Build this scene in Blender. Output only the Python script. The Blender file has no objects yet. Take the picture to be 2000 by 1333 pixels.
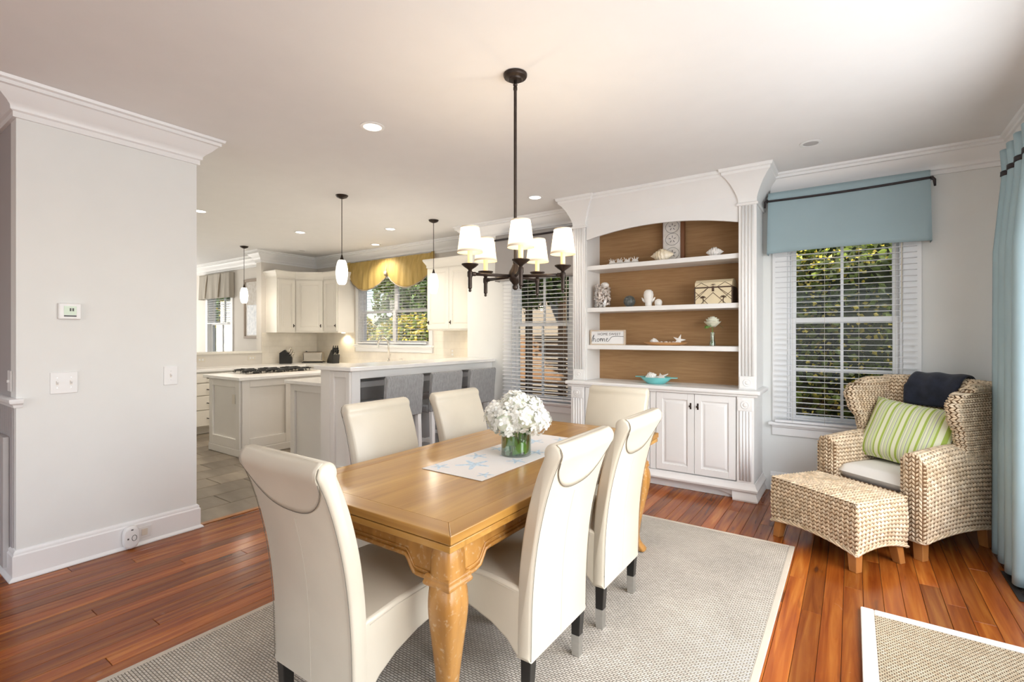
import bpy, bmesh, math, random
from math import sin, cos, pi, radians, sqrt, atan2
from mathutils import Vector, Matrix, noise

random.seed(7)
S = bpy.context.scene
COL = S.collection

# ------------------------------------------------------------------ camera
F_PX, HORIZON = 960.0, 657.0
CAM_H = 1.38
cam = bpy.data.cameras.new('camera')
cam.sensor_width = 36.0
cam.lens = F_PX / 2000.0 * 36.0
cam.shift_y = -(666.5 - HORIZON) / 2000.0
cam.clip_start = 0.05
cam_o = bpy.data.objects.new('camera', cam)
cam_o.location = (0, 0, CAM_H)
cam_o.rotation_euler = (radians(90), 0, atan2(664.0, F_PX))
COL.objects.link(cam_o)
S.camera = cam_o

# ------------------------------------------------------------------ view, world, daylight
vs = S.view_settings
vs.view_transform = 'Standard'
vs.look = 'None'
vs.gamma = 1.0
vs.use_curve_mapping = False
vs.exposure = 0.15

W = bpy.data.worlds.new('world')
S.world = W
W.use_nodes = True
wn = W.node_tree.nodes
wl = W.node_tree.links
wn.clear()
sky = wn.new('ShaderNodeTexSky')
sky.sky_type = 'NISHITA'
sky.sun_disc = False
sky.sun_elevation = radians(42)
sky.sun_rotation = radians(115)
sky.air_density = 1.0
sky.dust_density = 2.0
bg = wn.new('ShaderNodeBackground')
bg.inputs['Strength'].default_value = 0.35
wo = wn.new('ShaderNodeOutputWorld')
wl.new(sky.outputs[0], bg.inputs[0])
wl.new(bg.outputs[0], wo.inputs[0])

def light(name, kind, loc, energy, color=(1, 1, 1), direction=None, **kw):
    d = bpy.data.lights.new(name, kind)
    d.energy = energy
    d.color = color
    for k, v in kw.items():
        setattr(d, k, v)
    o = bpy.data.objects.new(name, d)
    o.location = loc
    if direction is not None:
        o.rotation_euler = Vector(direction).to_track_quat('-Z', 'Y').to_euler()
    COL.objects.link(o)
    return o

light('sun', 'SUN', (-4, -6, 9), 12.0, (1.0, 0.88, 0.68), (0.30, 0.62, -0.66), angle=radians(1.0))
# daylight through the tall windows of the right wall; back and breakfast lamps are added fill
DAY = (0.93, 0.965, 1.0)
light('daylight_right', 'AREA', (0.985, 1.9, 1.45), 98, DAY, (-1, 0, -0.20), shape='RECTANGLE', size=3.2, size_y=1.9)
light('back_fill', 'AREA', (-1.6, -3.1, 1.5), 40, DAY, (0, 1, 0.10), shape='RECTANGLE', size=4.6, size_y=2.2)  # added fill light at the made-up window behind the camera
light('breakfast_fill', 'AREA', (-11.9, 3.0, 1.5), 60, (1, 0.96, 0.9), (1, 0, 0), shape='RECTANGLE', size=2.2, size_y=1.6)  # added area light for the breakfast room; the end wall there is solid

# ------------------------------------------------------------------ helpers
class MB:
    def __init__(s):
        s.v = []
        s.f = []
    def add(s, vs, fs):
        b = len(s.v)
        s.v += [tuple(p) for p in vs]
        s.f += [tuple(i + b for i in f) for f in fs]
        return s
    def box(s, x0, x1, y0, y1, z0, z1):
        return s.add([(x0, y0, z0), (x1, y0, z0), (x1, y1, z0), (x0, y1, z0), (x0, y0, z1), (x1, y0, z1), (x1, y1, z1), (x0, y1, z1)],
                     [(0, 3, 2, 1), (4, 5, 6, 7), (0, 1, 5, 4), (1, 2, 6, 5), (2, 3, 7, 6), (3, 0, 4, 7)])
    def loft(s, rings, cap=True, closed=True):
        n = len(rings[0])
        b = len(s.v)
        for r in rings:
            s.v += [tuple(p) for p in r]
        for i in range(len(rings) - 1):
            for j in range(n if closed else n - 1):
                k = (j + 1) % n
                s.f.append((b + i * n + j, b + i * n + k, b + (i + 1) * n + k, b + (i + 1) * n + j))
        if cap and closed:
            s.f.append(tuple(b + j for j in reversed(range(n))))
            s.f.append(tuple(b + (len(rings) - 1) * n + j for j in range(n)))
        return s
    def prism(s, poly, axis, a, b):
        """poly: 2D points; axis 'x': (y,z), 'y': (x,z), 'z': (x,y); extruded from a to b"""
        def P(p, t):
            return {'x': (t, p[0], p[1]), 'y': (p[0], t, p[1]), 'z': (p[0], p[1], t)}[axis]
        return s.loft([[P(p, a) for p in poly], [P(p, b) for p in poly]])
    def lathe(s, prof, c=(0, 0, 0), n=24, cap=True):
        rings = [[(c[0] + r * cos(2 * pi * k / n), c[1] + r * sin(2 * pi * k / n), c[2] + z) for k in range(n)] for r, z in prof]
        return s.loft(rings, cap)
    def tube(s, pts, r, n=8, cap=True):
        pts = [Vector(p) for p in pts]
        rings = []
        up = None
        for i, p in enumerate(pts):
            t = (pts[min(i + 1, len(pts) - 1)] - pts[max(i - 1, 0)])
            if t.length < 1e-9:
                t = Vector((0, 0, 1))
            t.normalize()
            if up is None:
                up = Vector((0, 0, 1)) if abs(t.z) < 0.9 else Vector((1, 0, 0))
            a = up - t * up.dot(t)
            if a.length < 1e-6:
                a = t.orthogonal()
            a.normalize()
            up = a
            b = t.cross(a)
            rr = r[i] if isinstance(r, (list, tuple)) else r
            rings.append([p + a * (rr * cos(2 * pi * k / n)) + b * (rr * sin(2 * pi * k / n)) for k in range(n)])
        return s.loft(rings, cap)
    def grid(s, fn, nu, nv):
        b = len(s.v)
        for i in range(nu + 1):
            for j in range(nv + 1):
                s.v.append(tuple(fn(i / nu, j / nv)))
        for i in range(nu):
            for j in range(nv):
                a = b + i * (nv + 1) + j
                s.f.append((a, a + nv + 1, a + nv + 2, a + 1))
        return s
    def sphere(s, c, rx, ry=None, rz=None, nu=16, nv=10, fn=None):
        ry = rx if ry is None else ry
        rz = rx if rz is None else rz
        rings = []
        for j in range(nv + 1):
            th = -pi / 2 + pi * (0.02 + 0.96 * j / nv)
            ring = []
            for k in range(nu):
                ph = 2 * pi * k / nu
                d = Vector((cos(th) * cos(ph), cos(th) * sin(ph), sin(th)))
                q = fn(d) if fn else 1.0
                ring.append((c[0] + d.x * rx * q, c[1] + d.y * ry * q, c[2] + d.z * rz * q))
            rings.append(ring)
        return s.loft(rings)
    def xf(s, M):
        s.v = [tuple(M @ Vector(p)) for p in s.v]
        return s
    def build(s, name, m, parent=None, smooth=False, bev=0.0, seg=2, world=False, solid=0.0, kind=None, label=None, fixn=True):
        me = bpy.data.meshes.new(name)
        v = s.v
        if world and parent is not None:
            L = parent.location
            v = [(p[0] - L.x, p[1] - L.y, p[2] - L.z) for p in v]
        me.from_pydata(v, [], s.f)
        if fixn:
            bm = bmesh.new(); bm.from_mesh(me)
            bmesh.ops.recalc_face_normals(bm, faces=bm.faces)
            bm.to_mesh(me); bm.free()
        me.materials.append(m)
        if smooth:
            me.polygons.foreach_set('use_smooth', [True] * len(me.polygons))
            if smooth is not True:
                me.set_sharp_from_angle(angle=radians(smooth))
        o = bpy.data.objects.new(name, me)
        COL.objects.link(o)
        if parent is not None:
            o.parent = parent
        if solid:
            md = o.modifiers.new('thick', 'SOLIDIFY'); md.thickness = solid; md.offset = 0
        if bev:
            md = o.modifiers.new('bevel', 'BEVEL'); md.width = bev; md.segments = seg; md.limit_method = 'ANGLE'; md.angle_limit = radians(40)
            md.harden_normals = False
        if kind: o['kind'] = kind
        if label: o['label'] = label
        return o

def tag(o, label, cat, group=None, kind=None):
    o['label'] = label
    o['category'] = cat
    if group: o['group'] = group
    if kind: o['kind'] = kind
    return o

def thing(name, label, cat, loc=(0, 0, 0), rotz=0.0, group=None, kind=None):
    o = bpy.data.objects.new(name, None)
    o.empty_display_size = 0.1
    o.location = loc
    o.rotation_euler = (0, 0, rotz)
    COL.objects.link(o)
    return tag(o, label, cat, group, kind)

def copy_tree(o, parent=None):
    c = o.copy()
    COL.objects.link(c)
    c.parent = parent
    for ch in list(o.children):
        copy_tree(ch, c)
    return c

def clone(o, name, parent, loc):
    c = bpy.data.objects.new(name, o.data)
    COL.objects.link(c)
    c.parent = parent
    c.location = loc
    return c

def catmull(P, n=8, closed=False):
    P = [Vector(p) for p in P]
    out = []
    N = len(P)
    for i in range(N if closed else N - 1):
        if closed:
            a, b, c, d = P[(i - 1) % N], P[i], P[(i + 1) % N], P[(i + 2) % N]
        else:
            a, b, c, d = P[max(i - 1, 0)], P[i], P[i + 1], P[min(i + 2, N - 1)]
        for k in range(n):
            t = k / n
            out.append(0.5 * ((2 * b) + (c - a) * t + (2 * a - 5 * b + 4 * c - d) * t * t + (3 * b - a - 3 * c + d) * t ** 3))
    if not closed:
        out.append(P[-1])
    return out

def sweep(path, prof, name, m, parent=None, kind=None, smooth=35):
    """mouldings: path = plan polyline, profile = (out to the left of the path, z); mitred corners"""
    rings = []
    n = len(path)
    for i, p in enumerate(path):
        p = Vector(p)
        ds = []
        if i > 0: ds.append((p - Vector(path[i - 1])).normalized())
        if i < n - 1: ds.append((Vector(path[i + 1]) - p).normalized())
        ns = [Vector((-d.y, d.x)) for d in ds]
        if len(ns) == 2:
            b = (ns[0] + ns[1])
            b = b / b.dot(ns[0])
        else:
            b = ns[0]
        rings.append([(p.x + b.x * o, p.y + b.y * o, z) for o, z in prof])
    mb = MB().loft(rings)
    return mb.build(name, m, parent, smooth=smooth, world=parent is not None, kind=kind)

def wall(name, axis, c0, c1, u0, u1, z0, z1, holes, m, label):
    """slab between c0 and c1 on the axis, running u0..u1, with rectangular openings"""
    us = sorted({u0, u1, *[h[0] for h in holes], *[h[1] for h in holes]})
    zs = sorted({z0, z1, *[h[2] for h in holes], *[h[3] for h in holes]})
    mb = MB()
    for a, b in zip(us, us[1:]):
        for c, d in zip(zs, zs[1:]):
            um, zm = (a + b) / 2, (c + d) / 2
            if any(h[0] < um < h[1] and h[2] < zm < h[3] for h in holes):
                continue
            if axis == 'y': mb.box(a, b, c0, c1, c, d)
            else: mb.box(c0, c1, a, b, c, d)
    o = mb.build(name, m, fixn=False)
    return tag(o, label, 'wall', kind='structure')

# ------------------------------------------------------------------ materials
MATS = {}
def mat(name, color, rough=0.5, metal=0.0, var=0.04, vscale=6.0, bump=0.0, bscale=200.0, stretch=(1, 1, 1), spec=0.5, coat=0.0,
        emit=None, estr=0.0, rnd=0.0, island=0.0, trans=0.0, coord='Object', color2=None, sheen=0.0, sss=0.0):
    if name in MATS: return MATS[name]
    m = bpy.data.materials.new(name)
    m.use_nodes = True
    nt = m.node_tree
    n, l = nt.nodes, nt.links
    b = n['Principled BSDF']
    b.inputs['Roughness'].default_value = rough
    b.inputs['Metallic'].default_value = metal
    b.inputs['Specular IOR Level'].default_value = spec
    b.inputs['Coat Weight'].default_value = coat
    b.inputs['Coat Roughness'].default_value = 0.12
    b.inputs['Sheen Weight'].default_value = sheen
    tc = n.new('ShaderNodeTexCoord')
    mp = n.new('ShaderNodeMapping')
    mp.inputs['Scale'].default_value = stretch
    l.new(tc.outputs[coord], mp.inputs[0])
    nz = n.new('ShaderNodeTexNoise')
    nz.inputs['Scale'].default_value = vscale
    nz.inputs['Detail'].default_value = 5
    l.new(mp.outputs[0], nz.inputs['Vector'])
    mx = n.new('ShaderNodeMix'); mx.data_type = 'RGBA'
    if color2 is None:
        c1 = [max(0, c * (1 - var)) for c in color[:3]] + [1]
        c2 = [min(1, c * (1 + var)) for c in color[:3]] + [1]
    else:
        c1, c2 = list(color[:3]) + [1], list(color2[:3]) + [1]
    mx.inputs[6].default_value = c1
    mx.inputs[7].default_value = c2
    rp = n.new('ShaderNodeMapRange')
    rp.inputs[1].default_value = 0.3; rp.inputs[2].default_value = 0.7
    l.new(nz.outputs[0], rp.inputs[0])
    l.new(rp.outputs[0], mx.inputs[0])
    out = mx.outputs[2]
    if rnd or island:
        if rnd:
            oi = n.new('ShaderNodeObjectInfo'); src = oi.outputs['Random']; amt = rnd
        else:
            oi = n.new('ShaderNodeNewGeometry'); src = oi.outputs['Random Per Island']; amt = island
        r2 = n.new('ShaderNodeMapRange')
        r2.inputs[3].default_value = 1 - amt; r2.inputs[4].default_value = 1 + amt
        l.new(src, r2.inputs[0])
        hs = n.new('ShaderNodeHueSaturation')
        l.new(out, hs.inputs['Color'])
        l.new(r2.outputs[0], hs.inputs['Value'])
        out = hs.outputs[0]
    l.new(out, b.inputs['Base Color'])
    if bump:
        bz = n.new('ShaderNodeTexNoise')
        bz.inputs['Scale'].default_value = bscale
        bz.inputs['Detail'].default_value = 3
        l.new(mp.outputs[0], bz.inputs['Vector'])
        bp = n.new('ShaderNodeBump')
        bp.inputs['Strength'].default_value = bump
        bp.inputs['Distance'].default_value = 0.002
        l.new(bz.outputs[0], bp.inputs['Height'])
        l.new(bp.outputs[0], b.inputs['Normal'])
    if emit:
        b.inputs['Emission Color'].default_value = (*emit, 1)
        b.inputs['Emission Strength'].default_value = estr
    if trans:
        t = n.new('ShaderNodeBsdfTranslucent')
        l.new(out, t.inputs[0])
        ms = n.new('ShaderNodeMixShader')
        ms.inputs[0].default_value = trans
        l.new(b.outputs[0], ms.inputs[1]); l.new(t.outputs[0], ms.inputs[2])
        l.new(ms.outputs[0], n['Material Output'].inputs[0])
    MATS[name] = m
    return m

def glass(name, tint=(1, 1, 1), gl=0.06, gmax=0.6):
    m = bpy.data.materials.new(name); m.use_nodes = True
    n, l = m.node_tree.nodes, m.node_tree.links
    n.remove(n['Principled BSDF'])
    t = n.new('ShaderNodeBsdfTransparent'); t.inputs[0].default_value = (*tint, 1)
    g = n.new('ShaderNodeBsdfGlossy'); g.inputs['Roughness'].default_value = 0.02
    fr = n.new('ShaderNodeLayerWeight'); fr.inputs[0].default_value = 0.25
    mr = n.new('ShaderNodeMapRange'); mr.inputs[3].default_value = gl; mr.inputs[4].default_value = gmax
    l.new(fr.outputs['Fresnel'], mr.inputs[0])
    x = n.new('ShaderNodeMixShader')
    l.new(mr.outputs[0], x.inputs[0]); l.new(t.outputs[0], x.inputs[1]); l.new(g.outputs[0], x.inputs[2])
    l.new(x.outputs[0], n['Material Output'].inputs[0])
    return m

def emat(name, color, strength):
    m = bpy.data.materials.new(name); m.use_nodes = True
    n, l = m.node_tree.nodes, m.node_tree.links
    n.remove(n['Principled BSDF'])
    e = n.new('ShaderNodeEmission'); e.inputs[0].default_value = (*color, 1); e.inputs[1].default_value = strength
    l.new(e.outputs[0], n['Material Output'].inputs[0])
    return m

def wood_floor():
    m = bpy.data.materials.new('heart_pine'); m.use_nodes = True
    n, l = m.node_tree.nodes, m.node_tree.links
    b = n['Principled BSDF']
    tc = n.new('ShaderNodeTexCoord')
    oi = n.new('ShaderNodeObjectInfo')
    ad = n.new('ShaderNodeVectorMath'); ad.operation = 'ADD'
    ml = n.new('ShaderNodeMath'); ml.operation = 'MULTIPLY'; ml.inputs[1].default_value = 37.0
    l.new(oi.outputs['Random'], ml.inputs[0])
    l.new(tc.outputs['Object'], ad.inputs[0]); l.new(ml.outputs[0], ad.inputs[1])
    def nzz(scale, st, det=4, dist=0.0):
        mp = n.new('ShaderNodeMapping'); mp.inputs['Scale'].default_value = st
        l.new(ad.outputs[0], mp.inputs[0])
        z = n.new('ShaderNodeTexNoise'); z.inputs['Scale'].default_value = scale; z.inputs['Detail'].default_value = det
        z.inputs['Distortion'].default_value = dist
        l.new(mp.outputs[0], z.inputs['Vector'])
        return z
    g = nzz(30, (1, 0.05, 1), 6, 0.6)
    cr = n.new('ShaderNodeValToRGB')
    e = cr.color_ramp.elements
    e[0].position = 0.25; e[0].color = (0.20, 0.034, 0.006, 1)
    e[1].position = 0.8; e[1].color = (0.55, 0.205, 0.036, 1)
    e2 = cr.color_ramp.elements.new(0.52); e2.color = (0.36, 0.095, 0.014, 1)
    l.new(g.outputs[0], cr.inputs[0])
    hs = n.new('ShaderNodeHueSaturation')
    mr = n.new('ShaderNodeMapRange'); mr.inputs[3].default_value = 0.50; mr.inputs[4].default_value = 1.12
    l.new(oi.outputs['Random'], mr.inputs[0]); l.new(mr.outputs[0], hs.inputs['Value'])
    l.new(cr.outputs[0], hs.inputs['Color'])
    k = nzz(5, (2.6, 0.55, 1), 2)       # dark knots and streaks
    kr = n.new('ShaderNodeMapRange'); kr.inputs[1].default_value = 0.66; kr.inputs[2].default_value = 0.74
    l.new(k.outputs[0], kr.inputs[0])
    mx = n.new('ShaderNodeMix'); mx.data_type = 'RGBA'
    mx.inputs[7].default_value = (0.05, 0.016, 0.008, 1)
    kk = n.new('ShaderNodeMath'); kk.operation = 'MULTIPLY'; kk.inputs[1].default_value = 0.75
    l.new(kr.outputs[0], kk.inputs[0]); l.new(kk.outputs[0], mx.inputs[0]); l.new(hs.outputs[0], mx.inputs[6])
    w = nzz(9, (1, 0.6, 1), 5, 1.0)     # worn pale scuffs
    wr = n.new('ShaderNodeMapRange'); wr.inputs[1].default_value = 0.70; wr.inputs[2].default_value = 0.80; wr.inputs[4].default_value = 0.4
    l.new(w.outputs[0], wr.inputs[0])
    m2 = n.new('ShaderNodeMix'); m2.data_type = 'RGBA'; m2.inputs[7].default_value = (0.45, 0.30, 0.20, 1)
    l.new(wr.outputs[0], m2.inputs[0]); l.new(mx.outputs[2], m2.inputs[6])
    l.new(m2.outputs[2], b.inputs['Base Color'])
    rr = n.new('ShaderNodeMapRange'); rr.inputs[3].default_value = 0.13; rr.inputs[4].default_value = 0.30
    l.new(w.outputs[0], rr.inputs[0]); l.new(rr.outputs[0], b.inputs['Roughness'])
    bp = n.new('ShaderNodeBump'); bp.inputs['Strength'].default_value = 0.06; bp.inputs['Distance'].default_value = 0.002
    l.new(g.outputs[0], bp.inputs['Height']); l.new(bp.outputs[0], b.inputs['Normal'])
    b.inputs['Specular IOR Level'].default_value = 0.32
    return m

def woodgrain(name, c1, c2, axis='y', scale=14, rough=0.35, dark=None, coat=0.2):
    m = bpy.data.materials.new(name); m.use_nodes = True
    n, l = m.node_tree.nodes, m.node_tree.links
    b = n['Principled BSDF']
    tc = n.new('ShaderNodeTexCoord')
    mp = n.new('ShaderNodeMapping')
    s = {'x': (0.06, 1, 1), 'y': (1, 0.06, 1), 'z': (1, 1, 0.08)}[axis]
    mp.inputs['Scale'].default_value = s
    l.new(tc.outputs['Object'], mp.inputs[0])
    z = n.new('ShaderNodeTexNoise'); z.inputs['Scale'].default_value = scale; z.inputs['Detail'].default_value = 6; z.inputs['Distortion'].default_value = 0.8
    l.new(mp.outputs[0], z.inputs['Vector'])
    cr = n.new('ShaderNodeValToRGB')
    e = cr.color_ramp.elements
    e[0].position = 0.3; e[0].color = (*c1, 1); e[1].position = 0.72; e[1].color = (*c2, 1)
    l.new(z.outputs[0], cr.inputs[0])
    out = cr.outputs[0]
    if dark:
        k = n.new('ShaderNodeTexNoise'); k.inputs['Scale'].default_value = 60; k.inputs['Detail'].default_value = 6
        l.new(tc.outputs['Object'], k.inputs['Vector'])
        kr = n.new('ShaderNodeMapRange'); kr.inputs[1].default_value = 0.58; kr.inputs[2].default_value = 0.74; kr.inputs[4].default_value = 0.55
        l.new(k.outputs[0], kr.inputs[0])
        mx = n.new('ShaderNodeMix'); mx.data_type = 'RGBA'; mx.inputs[7].default_value = (*dark, 1)
        l.new(kr.outputs[0], mx.inputs[0]); l.new(out, mx.inputs[6]); out = mx.outputs[2]
    l.new(out, b.inputs['Base Color'])
    b.inputs['Roughness'].default_value = rough
    b.inputs['Coat Weight'].default_value = coat
    b.inputs['Coat Roughness'].default_value = 0.15
    bp = n.new('ShaderNodeBump'); bp.inputs['Strength'].default_value = 0.08; bp.inputs['Distance'].default_value = 0.002
    l.new(z.outputs[0], bp.inputs['Height']); l.new(bp.outputs[0], b.inputs['Normal'])
    return m

def woven(name, c1, c2, sx, sy, rough=0.9, bump=0.8, dist=0.004, plane=None, mortar=0.45):
    """basket-woven rug: offset bumps in rows"""
    m = bpy.data.materials.new(name); m.use_nodes = True
    n, l = m.node_tree.nodes, m.node_tree.links
    b = n['Principled BSDF']; b.inputs['Roughness'].default_value = rough
    b.inputs['Specular IOR Level'].default_value = 0.15
    tc = n.new('ShaderNodeTexCoord')
    br = n.new('ShaderNodeTexBrick')
    br.inputs['Scale'].default_value = 1.0
    br.inputs['Brick Width'].default_value = sx
    br.inputs['Row Height'].default_value = sy
    br.inputs['Mortar Size'].default_value = min(sx, sy) * (0.22 if sx < .1 else .03)
    br.inputs['Mortar Smooth'].default_value = 1.0
    br.inputs['Color1'].default_value = (*c1, 1)
    br.inputs['Color2'].default_value = (*c2, 1)
    br.inputs['Mortar'].default_value = (c1[0] * mortar, c1[1] * mortar * .97, c1[2] * mortar * .92, 1)
    vec = tc.outputs['Object']
    if plane:
        sp = n.new('ShaderNodeSeparateXYZ'); l.new(vec, sp.inputs[0])
        cb = n.new('ShaderNodeCombineXYZ'); l.new(sp.outputs[plane], cb.inputs[0]); l.new(sp.outputs['Z'], cb.inputs[1])
        vec = cb.outputs[0]
    l.new(vec, br.inputs['Vector'])
    nz = n.new('ShaderNodeTexNoise'); nz.inputs['Scale'].default_value = 3.0; nz.inputs['Detail'].default_value = 6
    l.new(tc.outputs['Object'], nz.inputs['Vector'])
    mr = n.new('ShaderNodeMapRange'); mr.inputs[1].default_value = 0.3; mr.inputs[2].default_value = 0.7; mr.inputs[3].default_value = 0.88; mr.inputs[4].default_value = 1.1
    l.new(nz.outputs[0], mr.inputs[0])
    hs = n.new('ShaderNodeHueSaturation'); l.new(br.outputs[0], hs.inputs['Color']); l.new(mr.outputs[0], hs.inputs['Value'])
    l.new(hs.outputs[0], b.inputs['Base Color'])
    iv = n.new('ShaderNodeMath'); iv.operation = 'SUBTRACT'; iv.inputs[0].default_value = 1.0
    l.new(br.outputs['Fac'], iv.inputs[1])
    bp = n.new('ShaderNodeBump'); bp.inputs['Strength'].default_value = bump; bp.inputs['Distance'].default_value = dist
    l.new(iv.outputs[0], bp.inputs['Height']); l.new(bp.outputs[0], b.inputs['Normal'])
    return m

def stripes(name, bands, axis=0, rough=0.85, wob=0.0):
    """woven cloth stripes across one axis of the object; bands = (position 0..1, colour)"""
    m = bpy.data.materials.new(name); m.use_nodes = True
    n, l = m.node_tree.nodes, m.node_tree.links
    b = n['Principled BSDF']; b.inputs['Roughness'].default_value = rough
    b.inputs['Specular IOR Level'].default_value = 0.2
    tc = n.new('ShaderNodeTexCoord')
    sp = n.new('ShaderNodeSeparateXYZ'); l.new(tc.outputs['Object'], sp.inputs[0])
    mu = n.new('ShaderNodeMath'); mu.operation = 'MULTIPLY'; mu.inputs[1].default_value = bands[0]
    l.new(sp.outputs[axis], mu.inputs[0])
    fr = n.new('ShaderNodeMath'); fr.operation = 'FRACT'; l.new(mu.outputs[0], fr.inputs[0])
    cr = n.new('ShaderNodeValToRGB'); cr.color_ramp.interpolation = 'CONSTANT'
    els = cr.color_ramp.elements
    for i, (p, c) in enumerate(bands[1]):
        e = els[i] if i < 2 else els.new(p)
        e.position = p; e.color = (*c, 1)
    l.new(fr.outputs[0], cr.inputs[0])
    l.new(cr.outputs[0], b.inputs['Base Color'])
    nz = n.new('ShaderNodeTexNoise'); nz.inputs['Scale'].default_value = 350
    l.new(tc.outputs['Object'], nz.inputs['Vector'])
    bp = n.new('ShaderNodeBump'); bp.inputs['Strength'].default_value = 0.2; bp.inputs['Distance'].default_value = 0.001
    l.new(nz.outputs[0], bp.inputs['Height']); l.new(bp.outputs[0], b.inputs['Normal'])
    return m

M = {}
M['wall'] = mat('wall_paint', (0.79, 0.80, 0.78), 0.75, var=0.01, bump=0.03, bscale=300)
M['wall_k'] = mat('kitchen_wall_paint', (0.74, 0.70, 0.645), 0.75, var=0.01, bump=0.03, bscale=300)
M['ceil'] = mat('ceiling_paint', (0.83, 0.82, 0.81), 0.85, var=0.01)
M['trim'] = mat('trim_paint', (0.86, 0.86, 0.855), 0.35, var=0.008)
M['case'] = mat('bookcase_paint', (0.84, 0.835, 0.82), 0.38, var=0.01)
M['cab'] = mat('cabinet_paint', (0.84, 0.81, 0.74), 0.38, var=0.01)
M['island'] = mat('island_paint', (0.80, 0.775, 0.735), 0.4, var=0.01)
M['quartz'] = mat('quartz', (0.87, 0.86, 0.84), 0.18, var=0.03, vscale=9)
M['splash'] = woven('subway_tile', (0.82, 0.77, 0.68), (0.84, 0.79, 0.70), 0.30, 0.10, 0.25, 0.1, 0.001, 'X', .9)
M['splash_y'] = woven('subway_tile_side', (0.82, 0.77, 0.68), (0.84, 0.79, 0.70), 0.30, 0.10, 0.25, 0.1, 0.001, 'Y', .9)
M['floor'] = wood_floor()
M['floor_base'] = mat('floor_joint', (0.03, 0.012, 0.006), 0.9)
M['tile'] = mat('slate_tile', (0.15, 0.122, 0.092), 0.45, color2=(0.29, 0.245, 0.19), vscale=3.0, stretch=(0.6, 2, 1), rnd=0.22, bump=0.15, bscale=30)
M['grout'] = mat('grout', (0.16, 0.14, 0.12), 0.9)
M['pine'] = woodgrain('honey_pine', (0.34, 0.155, 0.026), (0.54, 0.295, 0.068), 'y', 16, 0.30, None, 0.25)
M['pine_x'] = woodgrain('honey_pine_end', (0.34, 0.155, 0.026), (0.54, 0.295, 0.068), 'x', 16, 0.30, None, 0.25)
M['pine_leg'] = woodgrain('worn_pine', (0.32, 0.14, 0.026), (0.52, 0.26, 0.065), 'z', 16, 0.33, (0.66, 0.52, 0.34), 0.2)
M['leather'] = mat('cream_leather', (0.645, 0.588, 0.475), 0.36, var=0.035, vscale=5, bump=0.12, bscale=420, spec=0.5)
M['seam'] = mat('seam_thread', (0.17, 0.15, 0.12), 0.7)
M['seam2'] = mat('leather_piping', (0.62, 0.57, 0.48), 0.5)
M['ebony'] = mat('ebony_wood', (0.012, 0.011, 0.010), 0.3, var=0.2)
M['silver'] = mat('brushed_metal', (0.62, 0.62, 0.61), 0.3, 1.0, var=0.05, vscale=40)
M['steel'] = mat('stainless', (0.66, 0.62, 0.56), 0.22, 1.0, var=0.04)
M['bronze'] = mat('oil_rubbed_bronze', (0.045, 0.033, 0.027), 0.42, 0.75, var=0.2, vscale=30)
M['black'] = mat('black_plastic', (0.012, 0.012, 0.012), 0.35)
M['iron'] = mat('cast_iron', (0.015, 0.015, 0.015), 0.55, 0.3)
M['candle'] = mat('candle_sleeve', (0.9, 0.72, 0.40), 0.5, emit=(1.0, 0.62, 0.22), estr=0.55)
M['shade'] = mat('linen_shade', (0.93, 0.86, 0.72), 0.8, var=0.03, vscale=30, trans=0.55, emit=(1.0, 0.82, 0.54), estr=0.16)  # weak emission added for lamplight glowing through the linen
M['shade_trim'] = mat('shade_trim', (0.80, 0.72, 0.58), 0.8)
M['bulb'] = emat('bulb_glow', (1.0, 0.86, 0.62), 9.0)
M['pendant'] = emat('pendant_glass_lit', (1.0, 0.93, 0.82), 3.2)
M['can'] = emat('recessed_lamp', (1.0, 0.93, 0.84), 6.0)
M['puck'] = emat('under_cabinet_lamp', (1.0, 0.85, 0.58), 8.0)
M['sisal'] = woven('sisal', (0.56, 0.51, 0.435), (0.66, 0.61, 0.53), 0.022, 0.011, 0.95, 0.9, 0.004)
M['sisal_edge'] = mat('rug_binding', (0.56, 0.50, 0.41), 0.9, bump=0.3, bscale=300)
M['jute'] = woven('jute', (0.55, 0.43, 0.29), (0.68, 0.57, 0.42), 0.016, 0.012, 0.95, 1.0, 0.006)
M['jute_edge'] = mat('rug_border_canvas', (0.74, 0.70, 0.64), 0.9, bump=0.3, bscale=300)
M['sea'] = mat('seagrass_braid', (0.58, 0.43, 0.27), 0.62, color2=(0.80, 0.66, 0.48), vscale=18, island=0.20, bump=0.3, bscale=160)
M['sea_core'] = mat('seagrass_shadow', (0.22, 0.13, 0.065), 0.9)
M['maple'] = woodgrain('cherry_leg', (0.33, 0.12, 0.03), (0.48, 0.20, 0.055), 'z', 12, 0.3)
M['canvas'] = mat('white_canvas', (0.84, 0.81, 0.75), 0.85, bump=0.12, bscale=500, var=0.02)
M['navy'] = mat('navy_throw', (0.012, 0.016, 0.030), 0.95, var=0.4, vscale=20, bump=0.6, bscale=160, sheen=0.15)
GRN, CRM, GRY, PAL = (0.36, 0.46, 0.09), (0.72, 0.72, 0.52), (0.36, 0.36, 0.36), (0.60, 0.66, 0.36)
M['pillow'] = stripes('striped_linen', (9.0, [(0.0, CRM), (0.16, GRN), (0.28, PAL), (0.34, GRY), (0.37, CRM), (0.47, GRY), (0.50, PAL), (0.62, CRM), (0.66, GRY), (0.70, PAL), (0.84, GRN), (0.93, CRM)]), 0)
M['blue'] = mat('blue_twill', (0.36, 0.475, 0.51), 0.85, var=0.03, vscale=4, bump=0.1, bscale=500, trans=0.12)
M['curtain'] = mat('blue_sateen', (0.42, 0.57, 0.62), 0.38, var=0.04, vscale=3, trans=0.2)
M['ribbon'] = mat('black_ribbon', (0.016, 0.010, 0.012), 0.5)
M['greige'] = mat('greige_valance', (0.42, 0.40, 0.385), 0.85, var=0.03, trans=0.1)
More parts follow.
